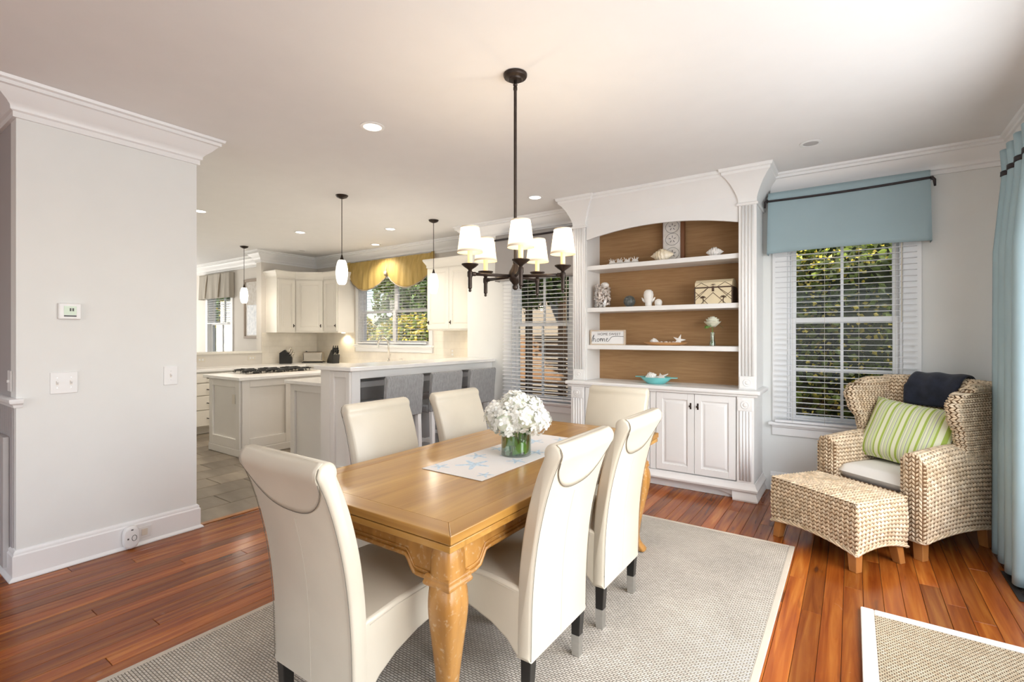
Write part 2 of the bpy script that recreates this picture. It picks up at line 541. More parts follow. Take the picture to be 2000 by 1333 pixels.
M['gold'] = mat('gold_crinkle_silk', (0.52, 0.36, 0.10), 0.55, color2=(0.70, 0.52, 0.19), vscale=26, stretch=(1, 1, 0.12), bump=0.9, bscale=22, trans=0.25)
M['gold_edge'] = mat('taupe_banding', (0.34, 0.29, 0.22), 0.8)
M['blind'] = mat('blind_slat', (0.83, 0.835, 0.85), 0.45, var=0.01)
M['cord'] = mat('blind_cord', (0.62, 0.58, 0.48), 0.8)
M['glass'] = glass('window_glass', (1, 1, 1), 0.008, 0.35)
M['jar_glass'] = glass('jar_glass', (1, 1, 1), 0.03, 0.4)
M['vase_glass'] = glass('vase_glass', (0.93, 0.98, 0.95), 0.08)
M['water'] = glass('water', (0.82, 0.92, 0.84), 0.05)
M['grass_back'] = woodgrain('grasscloth', (0.30, 0.165, 0.07), (0.39, 0.23, 0.105), 'x', 60, 0.75, None, 0.0)
M['stool'] = mat('grey_tweed', (0.30, 0.305, 0.31), 0.9, var=0.18, vscale=90, stretch=(1, 1, 0.25), bump=0.3, bscale=500)
M['white_wood'] = mat('white_wood', (0.80, 0.80, 0.79), 0.4, var=0.01)
M['recess'] = mat('kneespace_grey', (0.45, 0.45, 0.455), 0.5, var=0.02)  # greyer than the other faces of the bar
M['plastic'] = mat('white_plastic', (0.82, 0.82, 0.81), 0.35, var=0.01)
M['ivory'] = mat('ivory_plastic', (0.74, 0.69, 0.60), 0.4, var=0.01)
M['lcd'] = mat('lcd', (0.42, 0.50, 0.38), 0.2, emit=(0.55, 0.65, 0.45), estr=0.15)
M['dark_grey'] = mat('dark_grey', (0.10, 0.10, 0.10), 0.6)
M['hall'] = mat('hall_wall_shaded', (0.42, 0.40, 0.40), 0.6, var=0.01)  # shade on the hall side is put into this darker colour
M['petal'] = mat('hydrangea_petal', (0.90, 0.90, 0.85), 0.7, island=0.08, var=0.03, trans=0.25)
M['petal_core'] = mat('hydrangea_core', (0.80, 0.83, 0.68), 0.8)
M['leaf_in'] = mat('vase_leaf', (0.06, 0.20, 0.03), 0.4, color2=(0.20, 0.42, 0.08), vscale=12)
M['linen'] = mat('runner_linen', (0.80, 0.78, 0.76), 0.9, var=0.02, bump=0.3, bscale=600)
M['print_blue'] = mat('printed_blue', (0.54, 0.67, 0.77), 0.9, var=0.25, vscale=60)
M['shell'] = mat('shell_cream', (0.78, 0.66, 0.44), 0.4, color2=(0.86, 0.80, 0.68), vscale=14, bump=0.3, bscale=60)
M['shell_w'] = mat('shell_white', (0.76, 0.73, 0.69), 0.5, color2=(0.86, 0.84, 0.81), vscale=18, bump=0.3, bscale=70)
M['shell_g'] = mat('shell_mixed', (0.62, 0.54, 0.48), 0.5, color2=(0.80, 0.74, 0.70), vscale=30, island=0.3)
M['aqua'] = mat('aqua_glaze', (0.20, 0.60, 0.60), 0.18, var=0.06)
M['ball'] = mat('dark_mosaic', (0.035, 0.04, 0.04), 0.4, color2=(0.13, 0.14, 0.13), vscale=60, bump=0.6, bscale=60)
M['tray'] = woodgrain('tray_wood', (0.50, 0.25, 0.085), (0.62, 0.34, 0.14), 'x', 14, 0.45)
M['trunk'] = mat('trunk_cream', (0.72, 0.62, 0.42), 0.6, var=0.05)
M['trunk_dark'] = mat('trunk_brown', (0.06, 0.03, 0.015), 0.5)
M['sign_frame'] = woodgrain('ash_frame', (0.55, 0.44, 0.33), (0.66, 0.56, 0.45), 'x', 20, 0.6)
M['paper'] = mat('paper_white', (0.80, 0.80, 0.80), 0.8, var=0.01)
M['ink'] = mat('ink', (0.04, 0.04, 0.045), 0.8)
M['art'] = mat('distressed_print', (0.62, 0.57, 0.50), 0.7, color2=(0.80, 0.77, 0.74), vscale=14)
M['walnut'] = woodgrain('walnut_frame', (0.10, 0.035, 0.012), (0.17, 0.065, 0.022), 'z', 14, 0.5)
M['rose'] = mat('cream_rose', (0.86, 0.85, 0.70), 0.7, trans=0.2)
M['taupe'] = mat('taupe_frame', (0.36, 0.29, 0.23), 0.6)
M['vent'] = mat('vent_bronze', (0.05, 0.042, 0.038), 0.5, 0.6)
M['louver'] = mat('vent_white', (0.50, 0.48, 0.47), 0.5)
M['leaf1'] = mat('leaf_green', (0.13, 0.185, 0.03), 0.45, island=0.5, var=0.3, trans=0.35)
M['leaf2'] = mat('leaf_sunlit', (0.48, 0.40, 0.06), 0.45, island=0.5, var=0.3, trans=0.35)  # sun highlights of the foliage put in as yellow leaves
M['leaf3'] = mat('leaf_teal', (0.12, 0.20, 0.08), 0.45, island=0.5, var=0.3, trans=0.35)
M['shrub_core'] = mat('shrub_inner_shade', (0.022, 0.034, 0.010), 0.95)  # hull inside the foliage; shade between leaves is put into its colour
M['bark'] = mat('bark', (0.10, 0.07, 0.045), 0.9, bump=0.6, bscale=30)
M['lawn'] = mat('lawn', (0.10, 0.13, 0.04), 0.95, var=0.4, vscale=12)
M['fence'] = woodgrain('fence_wood', (0.13, 0.07, 0.035), (0.22, 0.125, 0.065), 'z', 10, 0.8)
M['stucco'] = mat('stucco', (0.24, 0.21, 0.18), 0.9)

# ------------------------------------------------------------------ room shell
D, DK, XR, XK, XL = 4.95, 5.40, 1.00, -8.10, -3.884
H = 2.80
JOG = -4.13
WR = (-0.47, 0.33, 0.62, 2.42)      # right window opening
WM = (-3.42, -2.62, 0.62, 2.42)     # middle window opening
WS = (-6.90, -5.25, 1.24, 2.40)     # sink window opening
WB = (-10.56, -9.64, 0.90, 2.30)    # breakfast window opening

fl = MB().box(-5.2, XR + .1, -3.3, D + .1, -0.12, -0.004).build('floor', M['floor_base'])
tag(fl, 'glossy reddish pine plank floor of the dining room', 'floor', kind='structure')
PW = 0.0865
plank_mesh = {}
def plank(x, y0, y1):
    ln = round((y1 - y0) / 0.05) * 0.05
    y1 = y0 + ln
    if ln not in plank_mesh:
        g = 0.0008
        mb = MB()
        a, c = PW / 2 - g, ln / 2 - g
        e = 0.0015
        mb.loft([[(-a, -c, -.02), (a, -c, -.02), (a, c, -.02), (-a, c, -.02)], [(-a, -c, -e), (a, -c, -e), (a, c, -e), (-a, c, -e)],
                 [(-a + e, -c + e, 0), (a - e, -c + e, 0), (a - e, c - e, 0), (-a + e, c - e, 0)]])
        o = mb.build('plank', M['floor'], fl)
        plank_mesh[ln] = o.data
    else:
        o = bpy.data.objects.new('plank', plank_mesh[ln])
        COL.objects.link(o)
        o.parent = fl
    o.location = (x, (y0 + y1) / 2, 0)
    return y1
rp = random.Random(11)
x = XR - PW / 2
while x > -5.15:
    if x > -3.93:
        ys, ye = -3.2 + rp.uniform(-1.6, 0), D
    else:
        ys, ye = -3.2 + rp.uniform(-1.6, 0), 0.66
    y = ys
    while y < ye - 0.02:
        e = min(y + rp.choice([1.6, 1.9, 2.2, 2.5, 2.9]), ye)
        if ye - e < 0.35: e = ye
        a = max(y, -3.2)
        if e > -3.0:
            plank(x, a, e)
        y = e
    x -= PW

tag(MB().box(-7.1, -5.17, -3.3, .80, -0.12, -0.001).build('floor_hall', M['floor']), 'reddish pine floor of the hall', 'floor', kind='structure')
fk = MB().box(-12.1, -3.93, 1.60, DK + .1, -0.12, -0.004).build('floor_kitchen', M['grout'])
tag(fk, 'grey brown stone tile floor of the kitchen', 'floor', kind='structure')
tw, tl = 0.305, 0.61
tm = None
i = 0
xx = -3.93
while xx > -8.1:
    yy = 1.62 - (i % 3) * tl / 3
    while yy < DK:
        y0, y1 = max(yy, 1.62), min(yy + tl, DK)
        if y1 - y0 > .05:
            mb = MB()
            a, c, e = tw / 2 - .003, (y1 - y0) / 2 - .003, .003
            mb.loft([[(-a, -c, -.02), (a, -c, -.02), (a, c, -.02), (-a, c, -.02)], [(-a, -c, -e), (a, -c, -e), (a, c, -e), (-a, c, -e)],
                     [(-a + e, -c + e, 0), (a - e, -c + e, 0), (a - e, c - e, 0), (-a + e, c - e, 0)]])
            o = mb.build('tile', M['tile'], fk)
            o.location = (xx - tw / 2, (y0 + y1) / 2, 0)
        yy += tl
    xx -= tw
    i += 1
tag(MB().box(-3.945, -3.90, 1.63, D, -0.01, 0.004).build('trim_threshold', M['maple']), 'thin wood threshold between pine planks and stone tile', 'threshold', kind='structure')

tag(MB().box(-12.2, XR + .15, -3.35, DK + .15, H, H + .15).build('ceiling', M['ceil']), 'smooth white ceiling over dining room and kitchen', 'ceiling', kind='structure')

wall('wall_far', 'y', D, D + .15, JOG, XR + .15, 0, H, [WR, WM], M['wall'], 'pale greige far wall with the bookcase and two windows')
wall('wall_jog', 'x', JOG, JOG + .12, D + .15, DK, 0, H, [], M['wall_k'], 'short return wall beside the kitchen upper cabinet')
wall('wall_sink', 'y', DK, DK + .15, XK - .15, JOG + .12, 0, H, [WS], M['wall_k'], 'cream kitchen wall with the sink window')
wall('wall_kitchen_left', 'x', XK - .15, XK, 4.36, DK, 0, H, [], M['wall_k'], 'cream kitchen wall behind the corner cabinets')
wall('wall_half', 'x', XK - .15, XK, 1.74, 4.36, 0, 1.10, [], M['wall_k'], 'low half wall behind the kitchen drawers')
wall('wall_breakfast', 'y', 4.62, 4.74, -12.1, XK - .15, 0, H, [WB], M['wall_k'], 'beige breakfast room wall with a narrow window')
wall('wall_breakfast_end', 'x', -12.1, -12.0, 1.62, 4.62, 0, H, [], M['wall_k'], 'end wall of the breakfast room')
wall('wall_kitchen_back', 'y', 1.50, 1.62, -12.1, XL, 0, H, [], M['wall'], 'kitchen side of the thermostat wall')
wall('wall_left', 'x', XL - .12, XL, 0.69, 1.50, 0, H, [], M['wall'], 'short pale wall carrying the thermostat and switches')
wall('wall_hall', 'y', 0.69, 0.81, -7.0, XL - .12, 0, H, [], M['hall'], 'hall wall darkened in colour for shade, with a chair rail and vent')
wall('wall_hall_end', 'x', -7.1, -7.0, -3.3, 0.81, 0, H, [], M['hall'], 'end wall of the hall')
wall('wall_right', 'x', XR, XR + .15, -3.3, D, 0, H, [(0.30, 3.55, 0.45, 2.40)], M['wall'], 'pale right wall with the curtained window')
wall('wall_back', 'y', -3.35, -3.2, -7.0, XR, 0, H, [(-3.9, 0.7, 0.35, 2.45)], M['wall'], 'wall behind the viewer with a wide opening added for light')

CROWN = [(0, 2.615), (.016, 2.615), (.016, 2.645), (.028, 2.652), (.030, 2.672), (.044, 2.690), (.070, 2.712), (.092, 2.738), (.103, 2.752), (.118, 2.756), (.118, 2.776), (.135, 2.782), (.140, 2.799), (0, 2.799)]
BASE = [(0, 0.001), (.034, 0.001), (.034, .008), (.026, .018), (.019, .022), (.019, .138), (.013, .146), (.013, .158), (.006, .168), (0, .170)]
def trimtag(o, label): return tag(o, label, 'moulding', kind='structure')
trimtag(sweep([(XR, -3.2), (XR, D), (-0.60, D)], CROWN, 'trim_1', M['trim']), 'white crown moulding above the blue valance')
trimtag(sweep([(-2.45, D), (JOG, D), (JOG, DK), (XK, DK), (XK, 4.36), (XK - .15, 4.36), (XK - .15, 4.62), (-12.0, 4.62)], CROWN, 'trim_2', M['trim']), 'white crown moulding running along the kitchen walls')
trimtag(sweep([(-12.0, 1.62), (XL, 1.62), (XL, 0.69), (-7.0, 0.69)], CROWN, 'trim_3', M['trim']), 'white crown moulding wrapped around the thermostat wall')
def basetag(o, label): return tag(o, label, 'baseboard', kind='structure')
basetag(sweep([(-5.2, 1.62), (XL, 1.62), (XL, 0.69), (-7.0, 0.69)], BASE, 'baseboard_left', M['trim']), 'tall white baseboard below the thermostat')
basetag(sweep([(XR, -3.2), (XR, D), (-0.60, D)], BASE, 'baseboard_right', M['trim']), 'white baseboard behind the woven armchair')
basetag(sweep([(-2.45, D), (-3.62, D)], BASE, 'baseboard_far', M['trim']), 'white baseboard under the middle window')
# ledge on the half wall, chair rail and beadboard in the hall
tag(MB().box(XK - .19, XK + .04, 1.70, 4.355, 1.10, 1.135).build('trim_ledge', M['cab'], bev=.006), 'cream ledge capping the half wall', 'ledge', kind='structure')
RAIL = [(0, .975), (.012, .975), (.016, .99), (.030, 1.0), (.034, 1.012), (.034, 1.022), (.028, 1.026), (0, 1.026)]
trimtag(sweep([(XL, 0.715), (XL, 0.69), (-7.0, 0.69)], RAIL, 'trim_4', M['trim']), 'white chair rail turning the hall corner')
bead = thing('trim_wainscot', 'shade-darkened beadboard wainscot below the hall chair rail', 'wainscot', (-4.4, .69, 0), kind='structure')
for k in range(24):
    x0 = -3.935 - k * .05
    MB().box(x0 - .047, x0, .682, .69, .17, .975).build('bead_board', M['hall'], bead, bev=.002, world=True)

# ------------------------------------------------------------------ windows
def window(name, W_, Yw, label, cols, lights_v, cas=0.115, sill=True, depth=.15, rows=None, midz=None, casing=True):
    x0, x1, z0, z1 = W_
    t = thing(name, label, 'window', ((x0 + x1) / 2, Yw, z0), kind='structure')
    b = lambda nm, *a, **k: MB().box(*a).build(nm, M['trim'], t, world=True, bev=k.get('bev', .003))
    if casing:
        b('casing', x0 - cas, x0, Yw - .02, Yw, z0, z1 + cas)
        b('casing', x1, x1 + cas, Yw - .02, Yw, z0, z1 + cas)
        b('casing', x0, x1, Yw - .02, Yw, z1, z1 + cas)
    j = .02
    b('jamb', x0, x0 + j, Yw, Yw + depth, z0, z1); b('jamb', x1 - j, x1, Yw, Yw + depth, z0, z1)
    b('jamb', x0 + j, x1 - j, Yw, Yw + depth, z1 - j, z1); b('jamb', x0 + j, x1 - j, Yw, Yw + depth, z0, z0 + j)
    if sill:
        b('sill', x0 - cas - .03, x1 + cas + .03, Yw - .06, Yw + .01, z0 - .028, z0, bev=.008)
        st = MB().prism([(Yw - .02, z0 - .115), (Yw, z0 - .115), (Yw, z0 - .028), (Yw - .045, z0 - .028), (Yw - .040, z0 - .042), (Yw - .024, z0 - .05)], 'x', x0 - cas, x1 + cas)
        st.build('apron', M['trim'], t, world=True)
    midz = (z0 + z1) / 2 if midz is None else midz
    n = cols
    wd = (x1 - x0 - 2 * j) / n
    fw = .042
    for c in range(n):
        a, e = x0 + j + c * wd, x0 + j + (c + 1) * wd
        for (s0, s1, yo) in ((z0 + j, midz + .02, .045), (midz - .02, z1 - j, .085)):
            ya, yb = Yw + yo, Yw + yo + .035
            b('sash_stile', a, a + fw, ya, yb, s0, s1); b('sash_stile', e - fw, e, ya, yb, s0, s1)
            b('sash_rail', a + fw, e - fw, ya, yb, s0, s0 + fw); b('sash_rail', a + fw, e - fw, ya, yb, s1 - fw, s1)
            MB().box(a + fw, e - fw, ya + .015, ya + .019, s0 + fw, s1 - fw).build('pane', M['glass'], t, world=True)
            for q in range(1, lights_v):
                xm = a + fw + (e - a - 2 * fw) * q / lights_v
                b('muntin', xm - .011, xm + .011, ya + .004, yb - .004, s0 + fw, s1 - fw, bev=.002)
            if rows and yo < .06:
                zm = (s0 + s1) / 2
                b('muntin', a + fw, e - fw, ya + .0045, yb - .0045, zm - .011, zm + .011, bev=.002)
    return t

window('window_1', WR, D, 'white double hung window with leafy shrubs outside', 1, 2, rows=True, midz=1.52)
window('window_2', WM, D, 'white double hung window between bar and bookcase', 1, 2, rows=False, midz=1.52)
window('window_3', WS, DK, 'white twin window above the kitchen sink', 2, 1, cas=.07, midz=1.78)
window('window_4', WB, 4.62, 'narrow white window in the breakfast room', 1, 2, cas=.08, midz=1.62, depth=.12)
w5 = thing('window_5', 'tall window of the right wall beside the blue curtain', 'window', (XR, 1.9, .45), kind='structure')
for (a, b_, c, d) in ((.30, .36, .45, 2.40), (3.49, 3.55, .45, 2.40), (.36, 3.49, .45, .51), (.36, 3.49, 2.34, 2.40), (1.35, 1.43, .51, 2.34), (2.42, 2.50, .51, 2.34)):
    MB().box(XR + .05, XR + .10, a, b_, c, d).build('sash_rail', M['trim'], w5, world=True, bev=.003)
MB().box(XR + .07, XR + .075, .36, 3.49, .51, 2.34).build('pane', M['glass'], w5, world=True)
for (a, b_, c, d) in ((.20, .30, .40, 2.50), (3.55, 3.65, .40, 2.50), (.30, 3.55, 2.40, 2.50), (.15, 3.70, .36, .40)):
    MB().box(XR - .02, XR - .0005, a, b_, c, d).build('casing', M['trim'], w5, world=True, bev=.003)
w6 = thing('window_6', 'wide window added for light in the unseen wall behind the viewer', 'window', (-1.6, -3.2, .35), kind='structure')  # unseen window added to let sky light into the room
for k in range(5):
    a = -3.9 + k * 4.54 / 4
    MB().box(a, a + .06, -3.30, -3.25, .41, 2.39).build('sash_stile', M['trim'], w6, world=True)
for z in (.35, 1.4, 2.39):
    MB().box(-3.9, .7, -3.295, -3.255, z, z + .06).build('sash_rail', M['trim'], w6, world=True)
MB().box(-3.84, .64, -3.278, -3.272, .41, 2.39).build('pane', M['glass'], w6, world=True)

def blind(x0, x1, z0, z1, Yc, label, pitch=.0455, tilt=0, wand=True, sw=.048):
    t = thing('window_blind', label, 'blind', ((x0 + x1) / 2, Yc, z0), group='white slatted window blinds')
    n = int((z1 - z0 - .08) / pitch)
    mb = MB()
    ta = radians(tilt)
    L = (x1 - x0) / 2
    prof = [(-sw / 2, -.0012), (-sw / 4, .0006), (0, .0016), (sw / 4, .0006), (sw / 2, -.0012), (sw / 2, .0012), (sw / 4, .003), (0, .004), (-sw / 4, .003), (-sw / 2, .0012)]
    prof = [(p * cos(ta) - q * sin(ta), p * sin(ta) + q * cos(ta)) for p, q in prof]
    mb.prism(prof, 'x', -L, L)
    first = None
    for k in range(n):
        zz = .045 + k * pitch
        if first is None:
            first = mb.build('slat', M['blind'], t)
            first.location = (0, 0, zz)
        else:
            clone(first, 'slat', t, (0, 0, zz))
    MB().box(-L, L, -.022, .022, 0, .022).build('bottom_rail', M['blind'], t, bev=.004)
    MB().box(-L, L, -.028, .028, n * pitch + .045, n * pitch + .10).build('head_rail', M['blind'], t, bev=.003)
    for f in ((.10, .5, .90) if L < .3 else (.14, .38, .62, .86)):
        xx = -L + 2 * L * f
        MB().tube([(xx, -.026, .01), (xx, -.026, n * pitch + .05)], .0012, 5).build('cord', M['cord'], t)
    if wand:
        MB().tube([(L * .80, -.034, z1 - z0 - .1), (L * .80, -.034, z1 - z0 - .95)], .004, 6).build('wand', M['cord'], t)
    return t
blind(-0.558, 0.415, .625, 2.44, D - .055, 'white slatted blind hanging below the blue valance')
blind(-3.515, -2.525, .64, 2.44, D - .055, 'white slatted blind behind the chandelier beside the bookcase', tilt=12)
blind(-6.86, -6.10, 1.26, 2.36, DK - .05, 'left white blind of the pair over the kitchen sink', wand=False)
blind(-6.05, -5.29, 1.26, 2.36, DK - .05, 'right white blind of the pair over the kitchen sink', wand=False)
blind(-10.53, -9.67, 1.62, 2.28, 4.62 - .035, 'white blind half raised in the breakfast room window', wand=False)

# ------------------------------------------------------------------ outdoors
tag(MB().box(-24, 12, 4.0, 40, -.5, -.15).build('lawn', M['lawn']), 'green lawn outside the house', 'lawn', kind='structure')
rl = random.Random(5)
def leaves(mb, c, r, n, size, shell=.72, low=0.0):
    for _ in range(n):
        d = Vector((rl.gauss(0, 1), rl.gauss(0, 1), rl.gauss(0, 1))).normalized()
        q = shell + (1.05 - shell) * rl.random()
        p = Vector((c[0] + d.x * r[0] * q, c[1] + d.y * r[1] * q, c[2] + d.z * r[2] * q))
        if p.z < low: continue
        a = Vector((rl.gauss(0, 1), rl.gauss(0, 1), rl.gauss(0, .6))).normalized()
        b = a.cross(d + Vector((rl.gauss(0, .4), rl.gauss(0, .4), rl.gauss(0, .4))))
        if b.length < 1e-3: continue
        b.normalize()
        s = size * rl.uniform(.6, 1.3)
        w = s * .38
        m_ = (a.cross(b)) * s * .12
        mb.add([p, p + a * s * .5 + b * w + m_, p + a * s, p + a * s * .5 - b * w + m_], [(0, 1, 2), (0, 2, 3)])
def shrub(name, label, c, r, n, size, m, m2=None, frac=.3, group='shrubs outside the windows'):
    t = thing(name, label, 'shrub', (c[0], c[1], -.15), group=group)
    MB().sphere(c, r[0] * .84, r[1] * .84, r[2] * .84, 20, 14, lambda d: 1 + .12 * noise.noise(d * 3)).build('dark_hull', M['shrub_core'], t, world=True, smooth=True)  # solid dark hull standing for the shaded inside of the plant
    MB().tube([(c[0], c[1], -.15), (c[0], c[1], c[2])], .06, 8).build('trunk', M['bark'], t, world=True)
    mb = MB(); leaves(mb, c, r, n, size)
    mb.build('foliage', m, t, world=True, kind='stuff', fixn=False)
    if m2:
        mb = MB(); leaves(mb, c, [q * 1.03 for q in r], int(n * frac), size, .85)
        mb.build('foliage', m2, t, world=True, kind='stuff', fixn=False)
hg = thing('hedge', 'dense yellow green hedge outside the blue valance window', 'hedge', (.15, 6.8, -.15))
for (c, r) in (((-.95, 6.7, 1.2), (.95, .75, 1.6)), ((.15, 6.9, 1.3), (.95, .8, 1.75)), ((1.25, 6.8, 1.1), (.95, .75, 1.6))):
    MB().sphere(c, r[0] * .84, r[1] * .84, r[2] * .84, 20, 14, lambda d: 1 + .12 * noise.noise(d * 3)).build('dark_hull', M['shrub_core'], hg, world=True, smooth=True)
    mb = MB(); leaves(mb, c, r, 6500, .085)
    mb.build('foliage', M['leaf1'], hg, world=True, kind='stuff', fixn=False)
    mb = MB(); leaves(mb, c, [q * 1.03 for q in r], 4200, .052, .80)
    mb.build('foliage', M['leaf2'], hg, world=True, kind='stuff', fixn=False)
shrub('tree', 'tall dark tree behind the hedge at the valance window', (1.2, 9.6, 2.6), (2.9, 1.4, 3.0), 7000, .16, M['leaf1'], M['leaf2'], .2)
shrub('tree', 'green tree seen through the sink window upper panes', (-9.8, 10.4, 2.9), (2.4, 1.2, 2.3), 6500, .15, M['leaf3'], M['leaf1'], .4)
shrub('shrub', 'low golden green shrub seen through the sink window', (-8.2, 7.9, .7), (1.35, .8, 1.1), 5200, .11, M['leaf1'], M['leaf2'], .6)
shrub('shrub', 'broad green shrub farther left outside the sink window', (-11.2, 8.2, .9), (1.3, .8, 1.2), 3800, .11, M['leaf1'], M['leaf2'], .4)
shrub('tree', 'dark leafy tree seen through the middle window', (-4.3, 6.7, 2.75), (1.1, .7, .9), 4500, .10, M['leaf3'], M['leaf1'], .4)
shrub('shrub', 'leafy shrub outside the breakfast room window', (-15.8, 6.9, 1.4), (2.2, 1.1, 1.7), 4200, .14, M['leaf3'], M['leaf2'], .3)
nh = thing('neighbour_house', 'brown timber porch of the house beyond the middle window', 'house', (-4.6, 9.6, -.15))
MB().box(-7.2, -2.0, 9.9, 10.1, -.15, 4.2).build('wall', M['stucco'], nh, world=True)
for k in range(16):
    MB().box(-6.2, -2.6, 7.80, 7.83, .05 + k * .085, .05 + k * .085 + .065).build('rail_board', M['fence'], nh, world=True)
for xx in (-6.2, -4.4, -2.65):
    MB().box(xx, xx + .11, 7.83, 7.94, -.15, 3.4).build('post', M['fence'], nh, world=True)
MB().box(-6.3, -2.5, 7.7, 9.9, 3.25, 3.4).build('roof', M['fence'], nh, world=True)

# ------------------------------------------------------------------ rugs
RUGZ = 0.012
rug = thing('area_rug', 'large beige sisal rug under the dining table', 'rug', (-1.385, 2.0, 0))
MB().box(-2.43, -.335, .38, 3.645, .001, RUGZ).build('weave', M['sisal'], rug, world=True)
bd = MB()
for a in ((-2.46, -2.43, .35, 3.675), (-.335, -.305, .35, 3.675), (-2.43, -.335, .35, .38), (-2.43, -.335, 3.645, 3.675)):
    bd.box(*a, .0005, RUGZ)
bd.build('binding', M['sisal_edge'], rug, world=True, bev=.003)
jr = thing('jute_rug', 'natural jute rug with a pale canvas border at the lower right', 'rug', (.5, 2.0, 0))
JX0, JX1, JY0, JY1, JB = .035, .95, .55, 3.04, .055
MB().box(JX0 + JB, JX1 - JB, JY0 + JB, JY1 - JB, .001, .016).build('weave', M['jute'], jr, world=True)
bd = MB()
for a in ((JX0, JX0 + JB, JY0, JY1), (JX1 - JB, JX1, JY0, JY1), (JX0 + JB, JX1 - JB, JY0, JY0 + JB), (JX0 + JB, JX1 - JB, JY1 - JB, JY1)):
    bd.box(*a, .0005, .019)
bd.build('border', M['jute_edge'], jr, world=True, bev=.006)

# ------------------------------------------------------------------ dining table
TX, TY, TW, TL, TZ = -1.505, 2.135, .97, 1.99, .76
tb = thing('dining_table', 'honey coloured wooden dining table with curved worn legs', 'table', (TX, TY, RUGZ))
zt = TZ - RUGZ
hx, hy = TW / 2, TL / 2
bw = .085
MB().box(-hx + bw, hx - bw, -hy + bw, hy - bw, zt - .030, zt - .0006).build('tabletop', M['pine'], tb)
for s in (-1, 1):       # mitred border boards
    MB().prism([(s * hx, -hy), (s * hx, hy), (s * (hx - bw), hy - bw), (s * (hx - bw), -hy + bw)], 'z', zt - .030, zt).build('border_board', M['pine'], tb, bev=.003)
    MB().prism([(-hx, s * hy), (hx, s * hy), (hx - bw, s * (hy - bw)), (-hx + bw, s * (hy - bw))], 'z', zt - .030, zt).build('border_board', M['pine_x'], tb, bev=.003)
for s in (-1, 1):
    y0, y1 = sorted((s * .02, s * (hy - .004)))
    MB().box(-hx + .005, hx - .005, y0, y1, zt - .058, zt - .0345).build('draw_leaf', M['pine_x'], tb, bev=.003)
LI = .105
def apron(L, along, off):
    """scalloped apron board with a carved moulding along its lower edge"""
    pts = []
    n = 60
    for k in range(n + 1):
        t = -1 + 2 * k / n
        x = t * L
        e = (L - abs(x))
        if e < .140: z = .548
        elif e < .190:
            q = (e - .140) / .05
            z = .548 + .055 * (q * q * (3 - 2 * q))
        else: z = .603
        pts.append((x, z - RUGZ))
    top = zt - .058
    poly = pts + [(L, top), (-L, top)]
    m_ = M['pine_x'] if along == 'x' else M['pine']
    mb = MB().prism(poly, 'y', -.011, .011)
    md = [MB().tube([(p[0], -.013, p[1] + .012) for p in pts], .008, 8), MB().tube([(p[0], -.012, p[1] + .030) for p in pts], .004, 6)]
    ang = {'x': 0, 'y': pi / 2}[along]
    flip = pi if off > 0 and along == 'x' else (pi if off < 0 and along == 'y' else 0)
    R = Matrix.Rotation(ang + flip, 4, 'Z')
    T = Matrix.Translation((0, off, 0) if along == 'x' else (off, 0, 0))
    a = mb.xf(T @ R).build('apron', M['pine_leg'], tb)
    for q in md:
        q.xf(T @ R).build('carved_moulding', M['pine_leg'], a, smooth=True)
ax, ay = hx - .085, hy - .085
apron(ax, 'x', -ay); apron(ax, 'x', ay); apron(ay, 'y', -ax); apron(ay, 'y', ax)
def table_leg(sx, sy):
    cx, cy = sx * (hx - LI), sy * (hy - LI)
    # z, half width, outward shift along the diagonal
    st = [(zt - .059, .048, .004), (.60, .048, .004), (.545, .050, .008), (.525, .053, .012), (.49, .056, .018), (.45, .055, .019), (.38, .049, .013), (.30, .041, .004),
          (.22, .034, -.006), (.13, .028, -.012), (.075, .026, -.010), (.045, .030, .003), (.02, .037, .016), (.0, .035, .018)]
    rings = []
    for z, w, o in st:
        x, y = cx + sx * o, cy + sy * o
        c = w * .22
        rings.append([(x - w + c, y - w, z), (x + w - c, y - w, z), (x + w, y - w + c, z), (x + w, y + w - c, z), (x + w - c, y + w, z), (x - w + c, y + w, z), (x - w, y + w - c, z), (x - w, y - w + c, z)])
    o = MB().loft(rings).build('leg', M['pine_leg'], tb, smooth=50)
    md = o.modifiers.new('sub', 'SUBSURF'); md.levels = 1; md.render_levels = 1
    w = .066
    MB().loft([[(cx + a * q, cy + b * q, z) for a, b in ((-1, -1), (1, -1), (1, 1), (-1, 1))] for q, z in ((.050, .530), (.060, .537), (.061, .548), (.056, .555), (.058, .566), (.050, .574))]).build('collar', M['pine_leg'], o, bev=.003)
for sx in (-1, 1):
    for sy in (-1, 1):
        table_leg(sx, sy)

